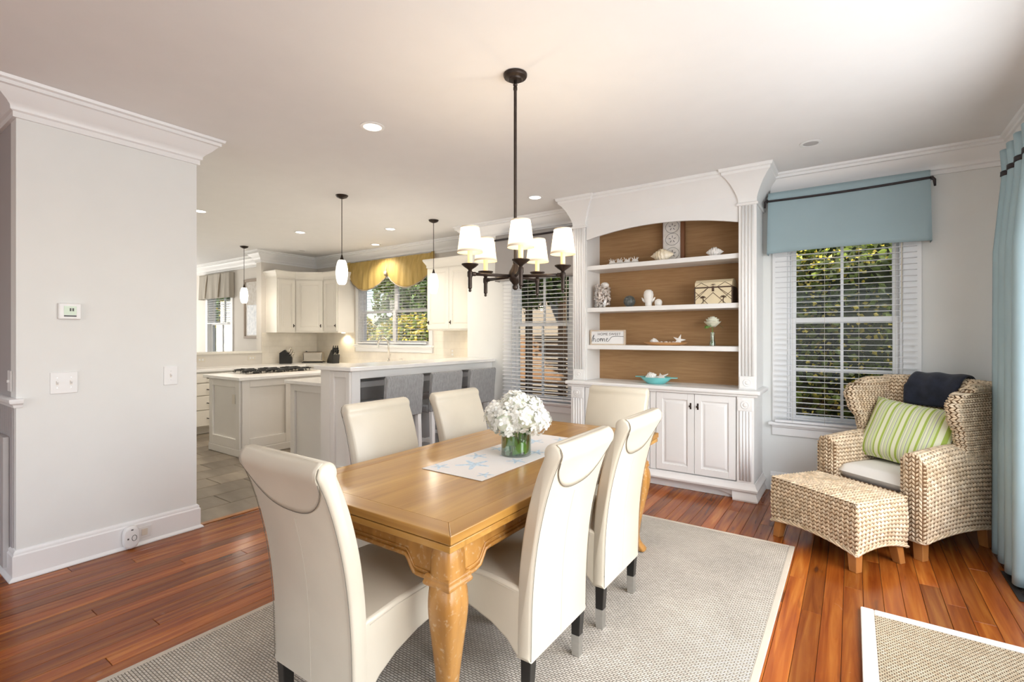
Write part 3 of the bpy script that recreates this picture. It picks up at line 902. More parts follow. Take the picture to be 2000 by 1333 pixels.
# ------------------------------------------------------------------ dining chairs
REAR = [(-.228, .195), (-.230, .30), (-.234, .42), (-.244, .54), (-.262, .66), (-.290, .78), (-.322, .88), (-.348, .938)]
FRONT = [(-.282, .940), (-.256, .880), (-.226, .79), (-.199, .68), (-.182, .57), (-.172, .46), (-.166, .30), (-.166, .195)]
RC, RR = (-.318, .956), .037
def dining_chair():
    t = thing('dining_chair', 'cream leather dining chair', 'chair', (0, 0, 0), 0, 'cream dining chairs')
    rear = [(p.x, p.y) for p in catmull([(a, b, 0) for a, b in REAR], 4)]
    front = [(p.x, p.y) for p in catmull([(a, b, 0) for a, b in FRONT], 4)]
    arc = [(RC[0] + RR * cos(a), RC[1] + RR * sin(a)) for a in [radians(205 - 222 * k / 14) for k in range(15)]]
    poly = rear[:-1] + arc + front[1:]
    hw = .226
    mb = MB()
    rings = []
    for x, ins in ((-hw, .012), (-hw + .004, .005), (-hw + .012, 0), (hw - .012, 0), (hw - .004, .005), (hw, .012)):
        cy = sum(p[0] for p in poly) / len(poly)
        r = []
        n = len(poly)
        for i, p in enumerate(poly):
            a, b = Vector(poly[i - 1]), Vector(poly[(i + 1) % n])
            d = (b - a)
            if d.length < 1e-6: d = Vector((0, 1))
            d.normalize()
            nn = Vector((-d.y, d.x))      # left of travel = inside of the back
            q = Vector(p) + nn * (-ins)
            r.append((x, q.x, q.y))
        rings.append(r)
    # make sure the inset goes inward: rear edge travels up, inside is +y, which is the right side
    back = MB().loft(rings).build('backrest', M['leather'], t, smooth=45)
    # flap of the scroll, seams
    path = [Vector(p) for p in [(RC[0] + RR * cos(radians(a)), RC[1] + RR * sin(radians(a))) for a in (110, 140, 170, 200)]] + [Vector(p) for p in reversed(rear[:-1])]
    acc = [0]
    for a, b in zip(path, path[1:]): acc.append(acc[-1] + (b - a).length)
    def along(sv, off=.0022):
        sv = max(0, min(sv, acc[-1] - 1e-4))
        for i in range(len(acc) - 1):
            if sv <= acc[i + 1]:
                f = (sv - acc[i]) / (acc[i + 1] - acc[i])
                p = path[i].lerp(path[i + 1], f)
                d = (path[i + 1] - path[i]).normalized()
                return p + Vector((d.y, -d.x)) * off      # outward = backwards
    fh = lambda u: .070 + .140 * (1 - abs(u) ** 2.6) ** .7
    fx = hw - .008
    def fp(u, v, off=.0022):
        uu = -1 + 2 * u
        q = along(.0 + fh(uu) * v, off)
        return (uu * fx, q.x, q.y)
    MB().grid(lambda u, v: fp(u, v), 24, 10).build('scroll_flap', M['leather'], t, smooth=True, solid=.003)
    MB().tube([fp(k / 40, 1, .004) for k in range(41)], .0012, 5).build('flap_seam', M['seam'], t)
    for s in (-1, 1):
        MB().tube([(s * (hw - .005), along(sv, .001).x, along(sv, .001).y) for sv in [.02 + (acc[-1] - .03) * k / 30 for k in range(31)]], .0012, 5).build('edge_seam', M['seam'], back)
    MB().tube([(0, along(sv, .0005).x, along(sv, .0005).y) for sv in [.24 + (acc[-1] - .25) * k / 24 for k in range(25)]], .0011, 5).build('centre_seam', M['seam2'], back)
    # seat with arched skirt
    top = [(-.19, .455), (-.05, .470), (.10, .474), (.19, .470), (.225, .460), (.238, .440), (.242, .40), (.242, .335)]
    hem = [(.16, .333), (.05, .318), (-.05, .288), (-.12, .250), (-.165, .205), (-.19, .20)]
    poly2 = top + hem
    seat = MB().prism(poly2, 'x', -hw + .001, hw - .001).build('seat', M['leather'], t, smooth=40, bev=.012, seg=3)
    for s in (-1, 1):
        MB().tube([(s * (hw + .0002), y, z - .016) for y, z in [(-.165, .455), (-.05, .470), (.10, .474), (.19, .470), (.222, .460)]], .0013, 5).build('seat_seam', M['seam2'], seat)
    for sx in (-1, 1):
        for sy, y, zt_ in ((-1, -.205, .26), (1, .205, .40)):
            x = sx * .195
            lg = MB()
            rr = []
            for z, w in ((.09, .0185), (zt_, .0235)):
                yy = y + (.018 if sy > 0 else -.006) * (0 if z > .1 else 1) * (-1 if sy < 0 else 0)
                rr.append([(x - w, yy - w, z), (x + w, yy - w, z), (x + w, yy + w, z), (x - w, yy + w, z)])
            lo = lg.loft(rr).build('leg', M['ebony'], t, bev=.003)
            yy = rr[0][0][1] + .0185
            MB().loft([[(x - w, yy - w, z), (x + w, yy - w, z), (x + w, yy + w, z), (x - w, yy + w, z)] for z, w in ((0, .0175), (.092, .0195))]).build('metal_tip', M['silver'], lo, bev=.002, label='brushed metal leg tip')
    return t
proto = dining_chair()
CH = [((-1.50, 1.205), 0, 'cream leather dining chair at the near end of the table, nearest the viewer'),
      ((-1.17, 1.70), 90, 'cream leather dining chair on the window side nearest the viewer, back towards us'),
      ((-1.17, 2.33), 90, 'cream leather dining chair on the window side beside the bookcase end'),
      ((-1.945, 1.90), -90, 'cream leather dining chair on the kitchen side nearer the viewer'),
      ((-1.945, 2.58), -90, 'cream leather dining chair on the kitchen side left of the white flowers'),
      ((-1.42, 3.12), 180, 'cream leather dining chair at the far end in front of the bookcase')]
for i, (p, a, lab) in enumerate(CH):
    o = proto if i == 0 else copy_tree(proto)
    o.location = (p[0], p[1], RUGZ)
    o.rotation_euler = (0, 0, radians(a))
    o['label'] = lab

# ------------------------------------------------------------------ table runner, vase, hydrangeas
rn = thing('table_runner', 'white linen runner printed with blue starfish', 'table runner', (-1.475, 2.15, TZ))
MB().box(-.178, .178, -.50, .50, .0005, .0025).build('cloth', M['linen'], rn)
rs = random.Random(3)
def starfish2d(mb, x, y, R, a0, z):
    pts = []
    for k in range(10):
        r = R * rs.uniform(.85, 1.05) if k % 2 == 0 else R * .26
        a = a0 + k * pi / 5
        if k % 2 == 0:
            for da in (-.09, 0, .09):
                rr = r * (.96 if da else 1)
                pts.append((x + rr * cos(a + da), y + rr * sin(a + da)))
        else:
            pts.append((x + r * cos(a), y + r * sin(a)))
    pts = [(max(-.176, min(.176, p[0])), max(-.498, min(.498, p[1]))) for p in pts]
    n = len(pts)
    mb.add([(x, y, z)] + [(p[0], p[1], z) for p in pts], [(0, 1 + k, 1 + (k + 1) % n) for k in range(n)])
for (x, y, R) in ((-.02, -.31, .095), (.11, -.14, .05), (-.11, -.17, .06), (.10, .07, .06), (-.12, .02, .05), (.0, -.06, .045), (.12, .28, .06), (-.06, .30, .07), (.05, .42, .05), (-.13, -.43, .05), (.13, -.42, .045)):
    mb = MB(); starfish2d(mb, x, y, R, rs.uniform(0, 6), .0028)
    mb.build('printed_starfish', M['print_blue'], rn, fixn=False)
VX, VY = -1.44, 2.12
vz = TZ + .0032
va = thing('glass_vase', 'short clear glass cylinder vase lined with green leaves', 'vase', (VX, VY, vz))
MB().lathe([(.074, 0), (.078, .003), (.078, .115), (.0745, .115), (.0745, .008), (.01, .007)], n=40).build('glass_body', M['vase_glass'], va, smooth=40)
MB().lathe([(.073, .009), (.073, .095)], n=32).build('water', M['water'], va, smooth=40)
for k in range(7):
    a0 = k * 2 * pi / 7 + .3
    def lf(u, v, a0=a0, k=k):
        a = a0 + (u - .5) * 1.25
        w = sin(pi * min(max(u, .02), .98)) ** .6
        return (.0705 * cos(a), .0705 * sin(a), .012 + .035 * (k % 2) + .055 * w * v + .02 * u)
    MB().grid(lf, 10, 4).build('lining_leaf', M['leaf_in'], va, smooth=True)
bq = thing('hydrangea_bouquet', 'round bouquet of white hydrangeas in the glass vase', 'flowers', (VX, VY, vz + .012), group=None)
HC = [(0, 0, .245), (-.085, -.03, .19), (.08, -.045, .19), (-.02, .085, .19), (.045, .06, .215), (-.07, .06, .20), (.0, -.085, .17), (.10, .03, .17), (-.10, .015, .155)]
for i, (x, y, z) in enumerate(HC):
    MB().tube([(x * .35, y * .35, .0), (x * .5, y * .5, .08), (x, y, z)], .004, 6).build('stem', M['leaf_in'], bq)
    R = .072
    hd = MB().sphere((x, y, z), R * .8, R * .8, R * .72, 12, 8).build('flower_head', M['petal_core'], bq, smooth=True)
    mb = MB()
    for q in range(84):
        d = Vector((rs.gauss(0, 1), rs.gauss(0, 1), rs.gauss(.25, 1))).normalized()
        c = Vector((x, y, z)) + Vector((d.x * R, d.y * R, d.z * R * .92)) * rs.uniform(.93, 1.1)
        ax_ = d.orthogonal().normalized()
        bx_ = d.cross(ax_)
        ro = rs.uniform(0, 6.28)
        for k in range(4):
            a = ro + k * pi / 2 + rs.uniform(-.15, .15)
            u = ax_ * cos(a) + bx_ * sin(a)
            v = ax_ * -sin(a) + bx_ * cos(a)
            s = .0195 * rs.uniform(.8, 1.15)
            l_ = d * s * rs.uniform(.05, .5)
            mb.add([c, c + u * s * .55 + v * s * .5 + l_ * .3, c + u * s * 1.1 + v * s * .25 + l_, c + u * s * 1.1 - v * s * .25 + l_, c + u * s * .55 - v * s * .5 + l_ * .3], [(0, 1, 2), (0, 2, 3), (0, 3, 4)])
    mb.build('petals', M['petal'], hd, kind='stuff', fixn=False)

# ------------------------------------------------------------------ woven armchair and ottoman
def weave(P, ul, vl, core, st, sgn=1, cw=.0300, ch=.0255):
    nu, nv = max(2, round(ul / cw)), max(2, round(vl / ch))
    core.grid(lambda u, v: P(u, v), max(4, nu // 2), max(4, nv // 2))
    e = 1e-3
    for i in range(nu):
        for j in range(nv):
            u, v = (i + .5) / nu, (j + .5) / nv
            c = Vector(P(u, v))
            du = (Vector(P(min(1, u + e), v)) - Vector(P(max(0, u - e), v))) / (2 * e) / nu
            dv = (Vector(P(u, min(1, v + e))) - Vector(P(u, max(0, v - e)))) / (2 * e) / nv
            if du.length < .004 or dv.length < .004: continue
            n = du.cross(dv).normalized() * sgn
            for s in (-1, 1):
                A = c + du * (.50 * s) + dv * .62
                B = c + du * (.02 * s) - dv * .62
                m_ = (A + B) / 2 + n * .0085
                t = (A - B).normalized()
                w = n.cross(t) * .0078
                st.add([A - n * .001, (A + B) / 2 + w - n * .001, m_ + t * .006, m_ - t * .006, (A + B) / 2 - w - n * .001, B - n * .001],
                       [(0, 1, 2), (1, 3, 2), (1, 5, 3), (0, 2, 4), (4, 2, 3), (4, 3, 5)] if sgn else [])
arm = thing('wicker_armchair', 'woven seagrass wing armchair in the window corner', 'armchair', (.296, 4.358, 0), radians(-36.87))
core, st = MB(), MB()
AW, AD, AT = .35, .36, .065
def hem(t): return .125 + .035 * (1 - (2 * t - 1) ** 2)
def arm_top(y):      # height of the arm crest along its depth
    t = (y + AD) / (2 * AD)
    return .585 + .030 * sin(min(1, t * 1.6) * pi / 2)
def arm_patch(s):
    def P(u, v):
        y = -AD + 2 * AD * u
        zt_, h0 = arm_top(y), hem(u)
        L1, L2, L3 = zt_ - h0, pi * AT, zt_ - .36
        q = v * (L1 + L2 + L3)
        bul = .012 * sin(pi * min(1, max(0, (q / L1))))
        if q < L1: return (s * (AW + bul), y, h0 + q)
        if q < L1 + L2:
            a = (q - L1) / AT
            return (s * (AW - AT + AT * cos(a)), y, zt_ + AT * sin(a))
        return (s * (AW - 2 * AT), y, zt_ - (q - L1 - L2))
    return P
for s in (-1, 1):
    weave(arm_patch(s), .72, .87, core, st, -s if False else (1 if s > 0 else -1))
    def armfront(u, v, s=s):
        x = AW - 2 * AT - .006 + (2 * AT + .018) * u
        zt_ = arm_top(-AD) + sqrt(max(0, (AT + .008) ** 2 - (x - (AW - AT)) ** 2))
        h0 = .125
        bz = .014 * (1 - (2 * u - 1) ** 2)
        return (s * x, -AD - bz, h0 + (zt_ - h0) * v)
    weave(armfront, .13, .52, core, st, 1 if s > 0 else -1)
    def wing(u, v, s=s):
        z = .58 + .46 * u
        # front edge of the wing: narrow at the arm, bulging forward near the top, then curling back
        ks = [(.0, .02), (.18, .05), (.38, .03), (.62, -.045), (.80, -.070), (.92, -.035), (1.0, .08)]
        for (a, fa), (b, fb) in zip(ks, ks[1:]):
            if u <= b + 1e-9:
                q = (u - a) / (b - a); q = q * q * (3 - 2 * q)
                yf = fa + (fb - fa) * q
                break
        T = .036
        fl_ = .030 * u * u
        L1 = .36 - yf; L2 = pi * T; L3 = .27 - yf
        q = v * (L1 + L2 + L3)
        if q < L1:
            y = .36 - q
            return (s * (AW + fl_ * (q / L1) ** 2), y, z)
        if q < L1 + L2:
            a = (q - L1) / T
            return (s * (AW + fl_ - T + T * cos(a)), yf - T * sin(a), z)
        r = (q - L1 - L2) / L3
        return (s * (AW - 2 * T + fl_ * (1 - r) ** 2), yf + (q - L1 - L2), z)
    weave(wing, .46, .75, core, st, 1 if s > 0 else -1)
    def wtop(u, v, s=s):
        y = .045 + .315 * u
        T = .036
        a = pi * v
        return (s * (AW - T + .030 * (1 - u) ** 2 + T * cos(a)), y, 1.035 + T * .9 * sin(a) * min(1, .3 + u * 3))
    weave(wtop, .3, .11, core, st, 1 if s > 0 else -1)
def backp(u, v):
    x = -.352 + .704 * u
    zt_ = 1.02 + .015 * sin(pi * u)
    T = .055
    L1, L2, L3 = zt_ - .36, pi * T, zt_ - .125
    q = v * (L1 + L2 + L3)
    lean = .035
    if q < L1:
        z = .36 + q
        return (x, .245 + lean * (z - .36), z)
    if q < L1 + L2:
        a = (q - L1) / T
        return (x, .305 + lean * .6 - T * cos(a), zt_ + T * sin(a))
    return (x, .36 + lean * .6, zt_ - (q - L1 - L2))
weave(backp, .70, 1.65, core, st, 1)
weave(lambda u, v: (-.225 + .45 * u, -.335 - .01 * sin(pi * v), hem(u) + (.385 - hem(u)) * v), .45, .24, core, st, 1)
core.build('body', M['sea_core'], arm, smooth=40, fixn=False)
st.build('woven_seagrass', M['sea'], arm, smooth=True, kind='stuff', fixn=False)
def braid(pts, name, par):
    mb = MB()
    P_ = [Vector(p) for p in pts]
    for k in range(3):
        mb.tube([(p.x + .006 * cos(i * .8 + k * 2.1), p.y + .006 * cos(i * .8 + k * 2.1), p.z + .006 * sin(i * .8 + k * 2.1)) for i, p in enumerate(P_)], .0055, 5)
    mb.build(name, M['sea'], par, smooth=True)
for s in (-1, 1):
    braid([(s * (AW + .004), -AD + 2 * AD * k / 44, hem(k / 44)) for k in range(45)], 'hem_braid', arm)
braid([(-.35 + .7 * k / 44, -AD - .006, .125 + (.03 * sin(pi * (k - 8) / 28) if 8 <= k <= 36 else 0)) for k in range(45)], 'hem_braid', arm)
def taper_leg(par, x, y, z0, z1, w0, w1, kx=0, ky=0):
    MB().loft([[(x + kx * f - w, y + ky * f - w, z), (x + kx * f + w, y + ky * f - w, z), (x + kx * f + w, y + ky * f + w, z), (x + kx * f - w, y + ky * f + w, z)] for f, z, w in ((1, z0, w0), (.25, (z0 + z1) / 2, (w0 + w1) / 2), (0, z1, w1))]).build('leg', M['maple'], par, bev=.003)
for sx in (-1, 1):
    for sy in (-1, 1):
        taper_leg(arm, sx * .29, sy * .30, 0, .30, .026, .034, sx * .012, sy * .012)
# seat cushion, pillow, throw
def cushion(w, d, h, e=.35, n=22, pinch=.0):
    """pillow block: flat superellipse plan with domed faces"""
    mb = MB()
    rows = []
    def P(u, v, s):
        x, y = -1 + 2 * u, -1 + 2 * v
        f = ((1 - abs(x) ** 4) * (1 - abs(y) ** 4))
        z = s * h / 2 * (max(0, f) ** e)
        k = 1 - pinch * (abs(x) ** 2 * abs(y) ** 2) * -1 - pinch * (1 - f) * .0
        cx = 1 - pinch * (1 - abs(y) ** 2) * abs(x)
        cy = 1 - pinch * (1 - abs(x) ** 2) * abs(y)
        return (x * w / 2 * cx, y * d / 2 * cy, z)
    mb.grid(lambda u, v: P(u, v, 1), n, n)
    mb.grid(lambda u, v: P(v, u, -1), n, n)
    return mb
sc_ = cushion(.445, .60, .125, .16)
sc_.xf(Matrix.Translation((0, -.035, .425))).build('seat_cushion', M['canvas'], arm, smooth=True, label='white canvas seat cushion')
R37 = Matrix.Rotation(radians(-36.87), 4, 'Z')
def local_to_world(p): return Vector((.296, 4.358, 0)) + R37 @ Vector(p)
pw = cushion(.56, .46, .18, .55, 26, .07)
p0 = local_to_world((.0, .030, .700))
pil = thing('throw_pillow', 'lime and grey striped pillow resting in the woven armchair', 'pillow', p0)
pil.rotation_euler = (Matrix.Rotation(radians(-36.87), 4, 'Z') @ Matrix.Rotation(radians(4), 4, 'Y') @ Matrix.Rotation(radians(62), 4, 'X')).to_euler()
pw.build('cover', M['pillow'], pil, smooth=True, fixn=False)
ring = []
for k in range(80):
    a = 2 * pi * k / 80
    x, y = cos(a), sin(a)
    m_ = max(abs(x), abs(y)); x, y = x / m_, y / m_
    cx = 1 - .07 * (1 - abs(y) ** 2) * abs(x); cy = 1 - .07 * (1 - abs(x) ** 2) * abs(y)
    ring.append((x * .28 * cx, y * .23 * cy, 0))
MB().tube(ring + ring[:1], .004, 6).build('piping', M['pillow'], pil)
th = thing('throw_blanket', 'dark navy throw folded over the armchair back', 'blanket', local_to_world((.04, .3, 1.0)))
th.rotation_euler = (0, 0, radians(-36.87))
def throwp(u, v):
    x = -.165 + .33 * u
    T = .078
    L1, L2, L3 = .145, pi * T, .30
    q = v * (L1 + L2 + L3)
    wv = .004 * sin(u * 14 + v * 5) + .003 * sin(v * 17 + u * 3)
    z0 = 1.032 - 1.0
    if q < L1: return (x - .02 * (1 - v), .005 - T - wv, z0 - L1 + q)
    if q < L1 + L2:
        a = (q - L1) / T
        return (x, .03 - (T + wv) * cos(a) - .025 * max(0, 1 - a), z0 + (T + wv) * sin(a))
    return (x, .03 + T + wv, z0 - (q - L1 - L2))
MB().grid(throwp, 24, 36).build('cloth', M['navy'], th, smooth=True, solid=.012)

ot = thing('wicker_ottoman', 'woven seagrass ottoman in front of the armchair', 'ottoman', (-.092, 3.824, 0), radians(-36.87))
core, st = MB(), MB()
OX, OY, OZ = .295, .205, .405
def oring(q, grow=0.0):
    per = [(-OX, -OY), (OX, -OY), (OX, OY), (-OX, OY)]
    k = int(q * 4) % 4 if q < 1 else 3
    f = q * 4 - k
    a, b = per[k], per[(k + 1) % 4]
    return k, f, (a[0] + (b[0] - a[0]) * f, a[1] + (b[1] - a[1]) * f)
for k, (nx, ny, L) in enumerate(((0, -1, OX), (1, 0, OY), (0, 1, OX), (-1, 0, OY))):
    def sidep(u, v, nx=nx, ny=ny, L=L):
        t = -1 + 2 * u
        h0 = .105 + .035 * (1 - t * t)
        z = h0 + (OZ - .003 - h0) * v
        o = .010 * sin(pi * v) + (OY if L == OX else OX)
        return (nx * o - ny * t * (L + .009), ny * o + nx * t * (L + .009), z)
    weave(sidep, 2 * L, .29, core, st, 1)
    braid([Vector(sidep(q / 36, 0)) + Vector((nx, ny, 0)) * .004 for q in range(37)], 'hem_braid', ot)
OE = .010
weave(lambda u, v: (-OX - OE + 2 * (OX + OE) * u, -OY - OE + 2 * (OY + OE) * v, OZ + .012 * sin(pi * u) * sin(pi * v)), 2 * OX, 2 * OY, core, st, 1)
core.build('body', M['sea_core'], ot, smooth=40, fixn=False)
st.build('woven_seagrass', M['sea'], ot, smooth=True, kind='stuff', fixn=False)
for sx in (-1, 1):
    for sy in (-1, 1):
        taper_leg(ot, sx * .255, sy * .165, 0, .22, .023, .032, sx * .018, sy * .018)

# ------------------------------------------------------------------ chandelier
CX, CY = -1.50, 2.20
ch = thing('chandelier', 'bronze five light chandelier with cream fabric shades', 'chandelier', (CX, CY, 0))
ch.location = (CX, CY, 1.63)
zc = 1.63
MB().lathe([(.064, H - zc - .002), (.064, H - zc - .012), (.060, H - zc - .02), (.040, H - zc - .026), (.036, H - zc - .034), (.014, H - zc - .036)], n=32).build('canopy', M['bronze'], ch, smooth=40)
MB().lathe([(.009, H - zc - .036), (.009, H - zc - .052), (.013, H - zc - .058), (.009, H - zc - .066), (.011, H - zc - .072), (.011, H - zc - .085), (.0085, H - zc - .09), (.0085, .16)], n=14).build('stem', M['bronze'], ch, smooth=40)
MB().lathe([(.010, .165), (.014, .155), (.012, .14), (.016, .135), (.022, .12), (.033, .10), (.037, .085), (.036, .065), (.031, .052), (.016, .034), (.012, .028), (.016, .018), (.015, .008), (.006, .0)], n=24).build('hub', M['bronze'], ch, smooth=40)
cam_dir = atan2(-CY, -CX)          # towards the camera
for k in range(5):
    phi = radians(6 + 72 * k)
    a = cam_dir + phi              # right of the camera's view = counter-clockwise from the viewing direction
    dx, dy = cos(a), sin(a)
    R = .258
    MB().tube([(dx * .03, dy * .03, .075), (dx * (R - .02), dy * (R - .02), .075)], .0085, 10).build('arm', M['bronze'], ch, smooth=True)
    MB().tube([(dx * (R - .03), dy * (R - .03), .075), (dx * (R - .012), dy * (R - .012), .075)], .0115, 10).build('collar', M['bronze'], ch, smooth=40)
    x, y = dx * R, dy * R
    MB().lathe([(.005, -.02), (.008, -.012), (.006, -.004), (.0105, .0), (.0105, .055), (.014, .062), (.014, .085), (.009, .092), (.012, .098), (.030, .110), (.044, .122), (.044, .126), (.012, .124)], (x, y, 0), 20).build('candle_cup', M['bronze'], ch, smooth=40)
    MB().lathe([(.0125, .125), (.0125, .225), (.006, .228)], (x, y, 0), 14).build('candle_sleeve', M['candle'], ch, smooth=40)
    sh = MB().lathe([(.066, .185), (.047, .318)], (x, y, 0), 32, cap=False).build('lamp_shade', M['shade'], ch, smooth=True)
    MB().lathe([(.0668, .184), (.0672, .184), (.0660, .196), (.0652, .196)], (x, y, 0), 32, cap=False).build('shade_band', M['shade_trim'], sh, smooth=True)
    MB().lathe([(.0478, .312), (.0482, .312), (.0470, .320), (.0465, .320)], (x, y, 0), 32, cap=False).build('shade_band', M['shade_trim'], sh, smooth=True)
    MB().sphere((x, y, .255), .012, .012, .024, 10, 8).build('bulb', M['bulb'], ch, smooth=True)
    lt = light('chandelier_bulb', 'POINT', (CX + x, CY + y, zc + .285), 2.4, (1.0, .80, .55), shadow_soft_size=.02)
    lt.parent = ch; lt.location = (x, y, .285)

# ------------------------------------------------------------------ pendants and recessed lights
def pendant(x, y, label):
    t = thing('pendant_lamp', label, 'pendant lamp', (x, y, 1.90), group='pendant lamps')
    h = H - 1.90
    MB().lathe([(.062, h - .001), (.060, h - .006), (.050, h - .020), (.022, h - .032), (.010, h - .036)], n=24).build('canopy', M['bronze'], t, smooth=40)
    MB().tube([(0, 0, h - .03), (0, 0, .27)], .0035, 8).build('stem', M['bronze'], t)
    MB().lathe([(.006, .30), (.012, .275), (.018, .255), (.020, .245)], n=16).build('socket', M['bronze'], t, smooth=40)
    MB().lathe([(.030, .0), (.044, .02), (.055, .07), (.059, .12), (.056, .17), (.045, .22), (.034, .245)], n=28).build('glass_shade', M['pendant'], t, smooth=50)
    lt = light('pendant_bulb', 'POINT', (x, y, 1.86), 5, (1.0, .88, .72), shadow_soft_size=.05)
    lt.parent = t; lt.location = (0, 0, -.06)
pendant(-4.23, 3.10, 'white glass pendant lamp nearest the viewer, over the bar')
pendant(-4.21, 4.40, 'white glass pendant lamp over the far end of the bar')
pendant(-7.90, 3.98, 'white glass pendant lamp farthest left, before the framed picture')
def can(x, y, label, lit=True, e=80, r=.058):
    t = thing('recessed_light' if lit else 'ceiling_speaker', label, 'ceiling light' if lit else 'speaker', (x, y, H), group='recessed ceiling lights' if lit else None)
    MB().lathe([(r, -.001), (r + .022, -.001), (r + .022, -.004), (r + .002, -.007), (r, -.004)], n=32, cap=False).build('trim_ring', M['plastic'], t, smooth=40)
    MB().lathe([(r, -.0015), (r, -.003), (.002, -.003)], n=32).build('lens' if lit else 'grille', M['can'] if lit else M['louver'], t)
    if lit:
        lt = light('recessed_beam', 'SPOT', (x, y, H - .02), e, (1.0, .89, .75), (0, 0, -1), spot_size=radians(125), spot_blend=.9, shadow_soft_size=.06)
        lt.parent = t; lt.location = (0, 0, -.02); lt.rotation_euler = (0, 0, 0)
can(-2.67, 2.20, 'recessed light left of the chandelier rod, largest of the lit ones', e=22)
can(-2.66, 4.26, 'recessed light between the chandelier rod and the bookcase', e=22)
can(-6.19, 3.87, 'recessed light over the kitchen island, left of the front pendant')
can(-5.02, 4.43, 'recessed light right of the front pendant lamp, upper of the two')
can(-6.06, 5.05, 'recessed light right of the front pendant lamp, just before the sink window')
can(-6.08, 2.57, 'recessed light at the edge of the thermostat wall')
can(-0.25, 4.22, 'round white speaker set in the ceiling above the valance window', lit=False, r=.05)
can(-7.5, 4.72, 'small round white speaker in the kitchen ceiling corner', lit=False, r=.05)

# ------------------------------------------------------------------ panelled doors
def door(par, ox, oy, z0, w, h, ang, m, knob=None, kz=None, name='door', fr=.058, knobmat='bronze'):
    """raised panel door; ox,oy = left lower corner seen from the front, ang = direction of the door's width; front faces right of it"""
    Mx = Matrix.Translation((ox, oy, z0)) @ Matrix.Rotation(ang, 4, 'Z')
    t = .019
    mb = MB()
    fr_ = [(0, fr, 0, h), (w - fr, w, 0, h), (fr, w - fr, 0, fr), (fr, w - fr, h - fr, h)]
    for a, b, c, d in fr_:
        mb.box(a, b, -t, 0, c, d)
    o = mb.xf(Mx).build(name, m, par, world=True, bev=.002)
    def rect(i, y): return [(fr + i, y, fr + i), (w - fr - i, y, fr + i), (w - fr - i, y, h - fr - i), (fr + i, y, h - fr - i)]
    L = o.parent.location
    pm = MB().loft([rect(-.001, -.001), rect(-.001, -.009), rect(.014, -.008), rect(.034, -.017), rect(.036, -.0172)])
    pn = pm.xf(Matrix.Translation(-L) @ Mx).build('raised_panel', m, o, smooth=25)
    if knob is not None:
        kx = w - fr * .5 if knob == 'r' else fr * .5
        kz = h - .10 if kz is None else kz
        kb = MB().lathe([(.004, 0), (.004, .012), (.010, .016), (.011, .022), (.006, .026)], n=12)
        kb.xf(Matrix.Translation(-L) @ Mx @ Matrix.Translation((kx, -t, kz)) @ Matrix.Rotation(radians(90), 4, 'X')).build('knob', M[knobmat], o, smooth=40)
        MB().box(kx - .007, kx + .007, -t - .004, -t, kz - .028, kz + .028).xf(Matrix.Translation(-L) @ Mx).build('backplate', M[knobmat], o, bev=.002)
    return o

# ------------------------------------------------------------------ built-in bookcase
bc = thing('bookcase', 'white built-in bookcase with an arched top and fluted pilasters', 'bookcase', (-1.52, 4.72, 0))
BB = lambda nm, *a, m='case', bev=.003, par=None: MB().box(*a).build(nm, M[m], bc if par is None else par, world=par is None, bev=bev)
YB = D - .002
BB('base_cabinet', -2.365, -.668, 4.515, YB, .13, .885)
sweep([(-.665, YB), (-.665, 4.49), (-2.37, 4.49), (-2.37, YB)], [(0, .085), (.028, .085), (.030, .10), (.022, .112), (.016, .118), (.010, .135), (.006, .15), (0, .15)], 'base_moulding', M['case'], bc)
MB().prism([(-2.20, .085), (-2.20, .060), (-2.12, .050), (-1.9, .062), (-1.52, .066), (-1.1, .062), (-.94, .056), (-.86, .040), (-.83, .02), (-.83, .085)], 'y', 4.50, 4.515).build('toe_board', M['case'], bc, world=True)
BB('plinth', -2.36, -.675, 4.53, YB, .002, .13, bev=0)
for s, (a, b) in ((-1, (-2.40, -2.20)), (1, (-.83, -.637))):
    rings = []
    for z, e in ((0.0, .0), (.012, .004), (.03, .0), (.055, -.012), (.085, -.016)):
        rings.append([(a - (e if s < 0 else -e * .4), 4.462 - e, z), (b + (e if s > 0 else -e * .4), 4.462 - e, z), (b + (e if s > 0 else -e * .4), YB, z), (a - (e if s < 0 else -e * .4), YB, z)])
    MB().loft(rings).build('bracket_foot', M['case'], bc, world=True, smooth=30)
BB('counter', -2.425, -.618, 4.455, YB, .890, .925, bev=.010)
BB('counter_moulding', -2.405, -.638, 4.475, 4.52, .870, .890, bev=.006)
BB('stile', -1.548, -1.492, 4.50, 4.515, .15, .870)
for (a, b, k) in ((-2.212, -1.884, 'r'), (-1.880, -1.553, 'l'), (-1.488, -1.150, 'r'), (-1.146, -.808, 'l')):
    door(bc, a, 4.514, .158, b - a, .708, 0, M['case'], knob=k, kz=.60)
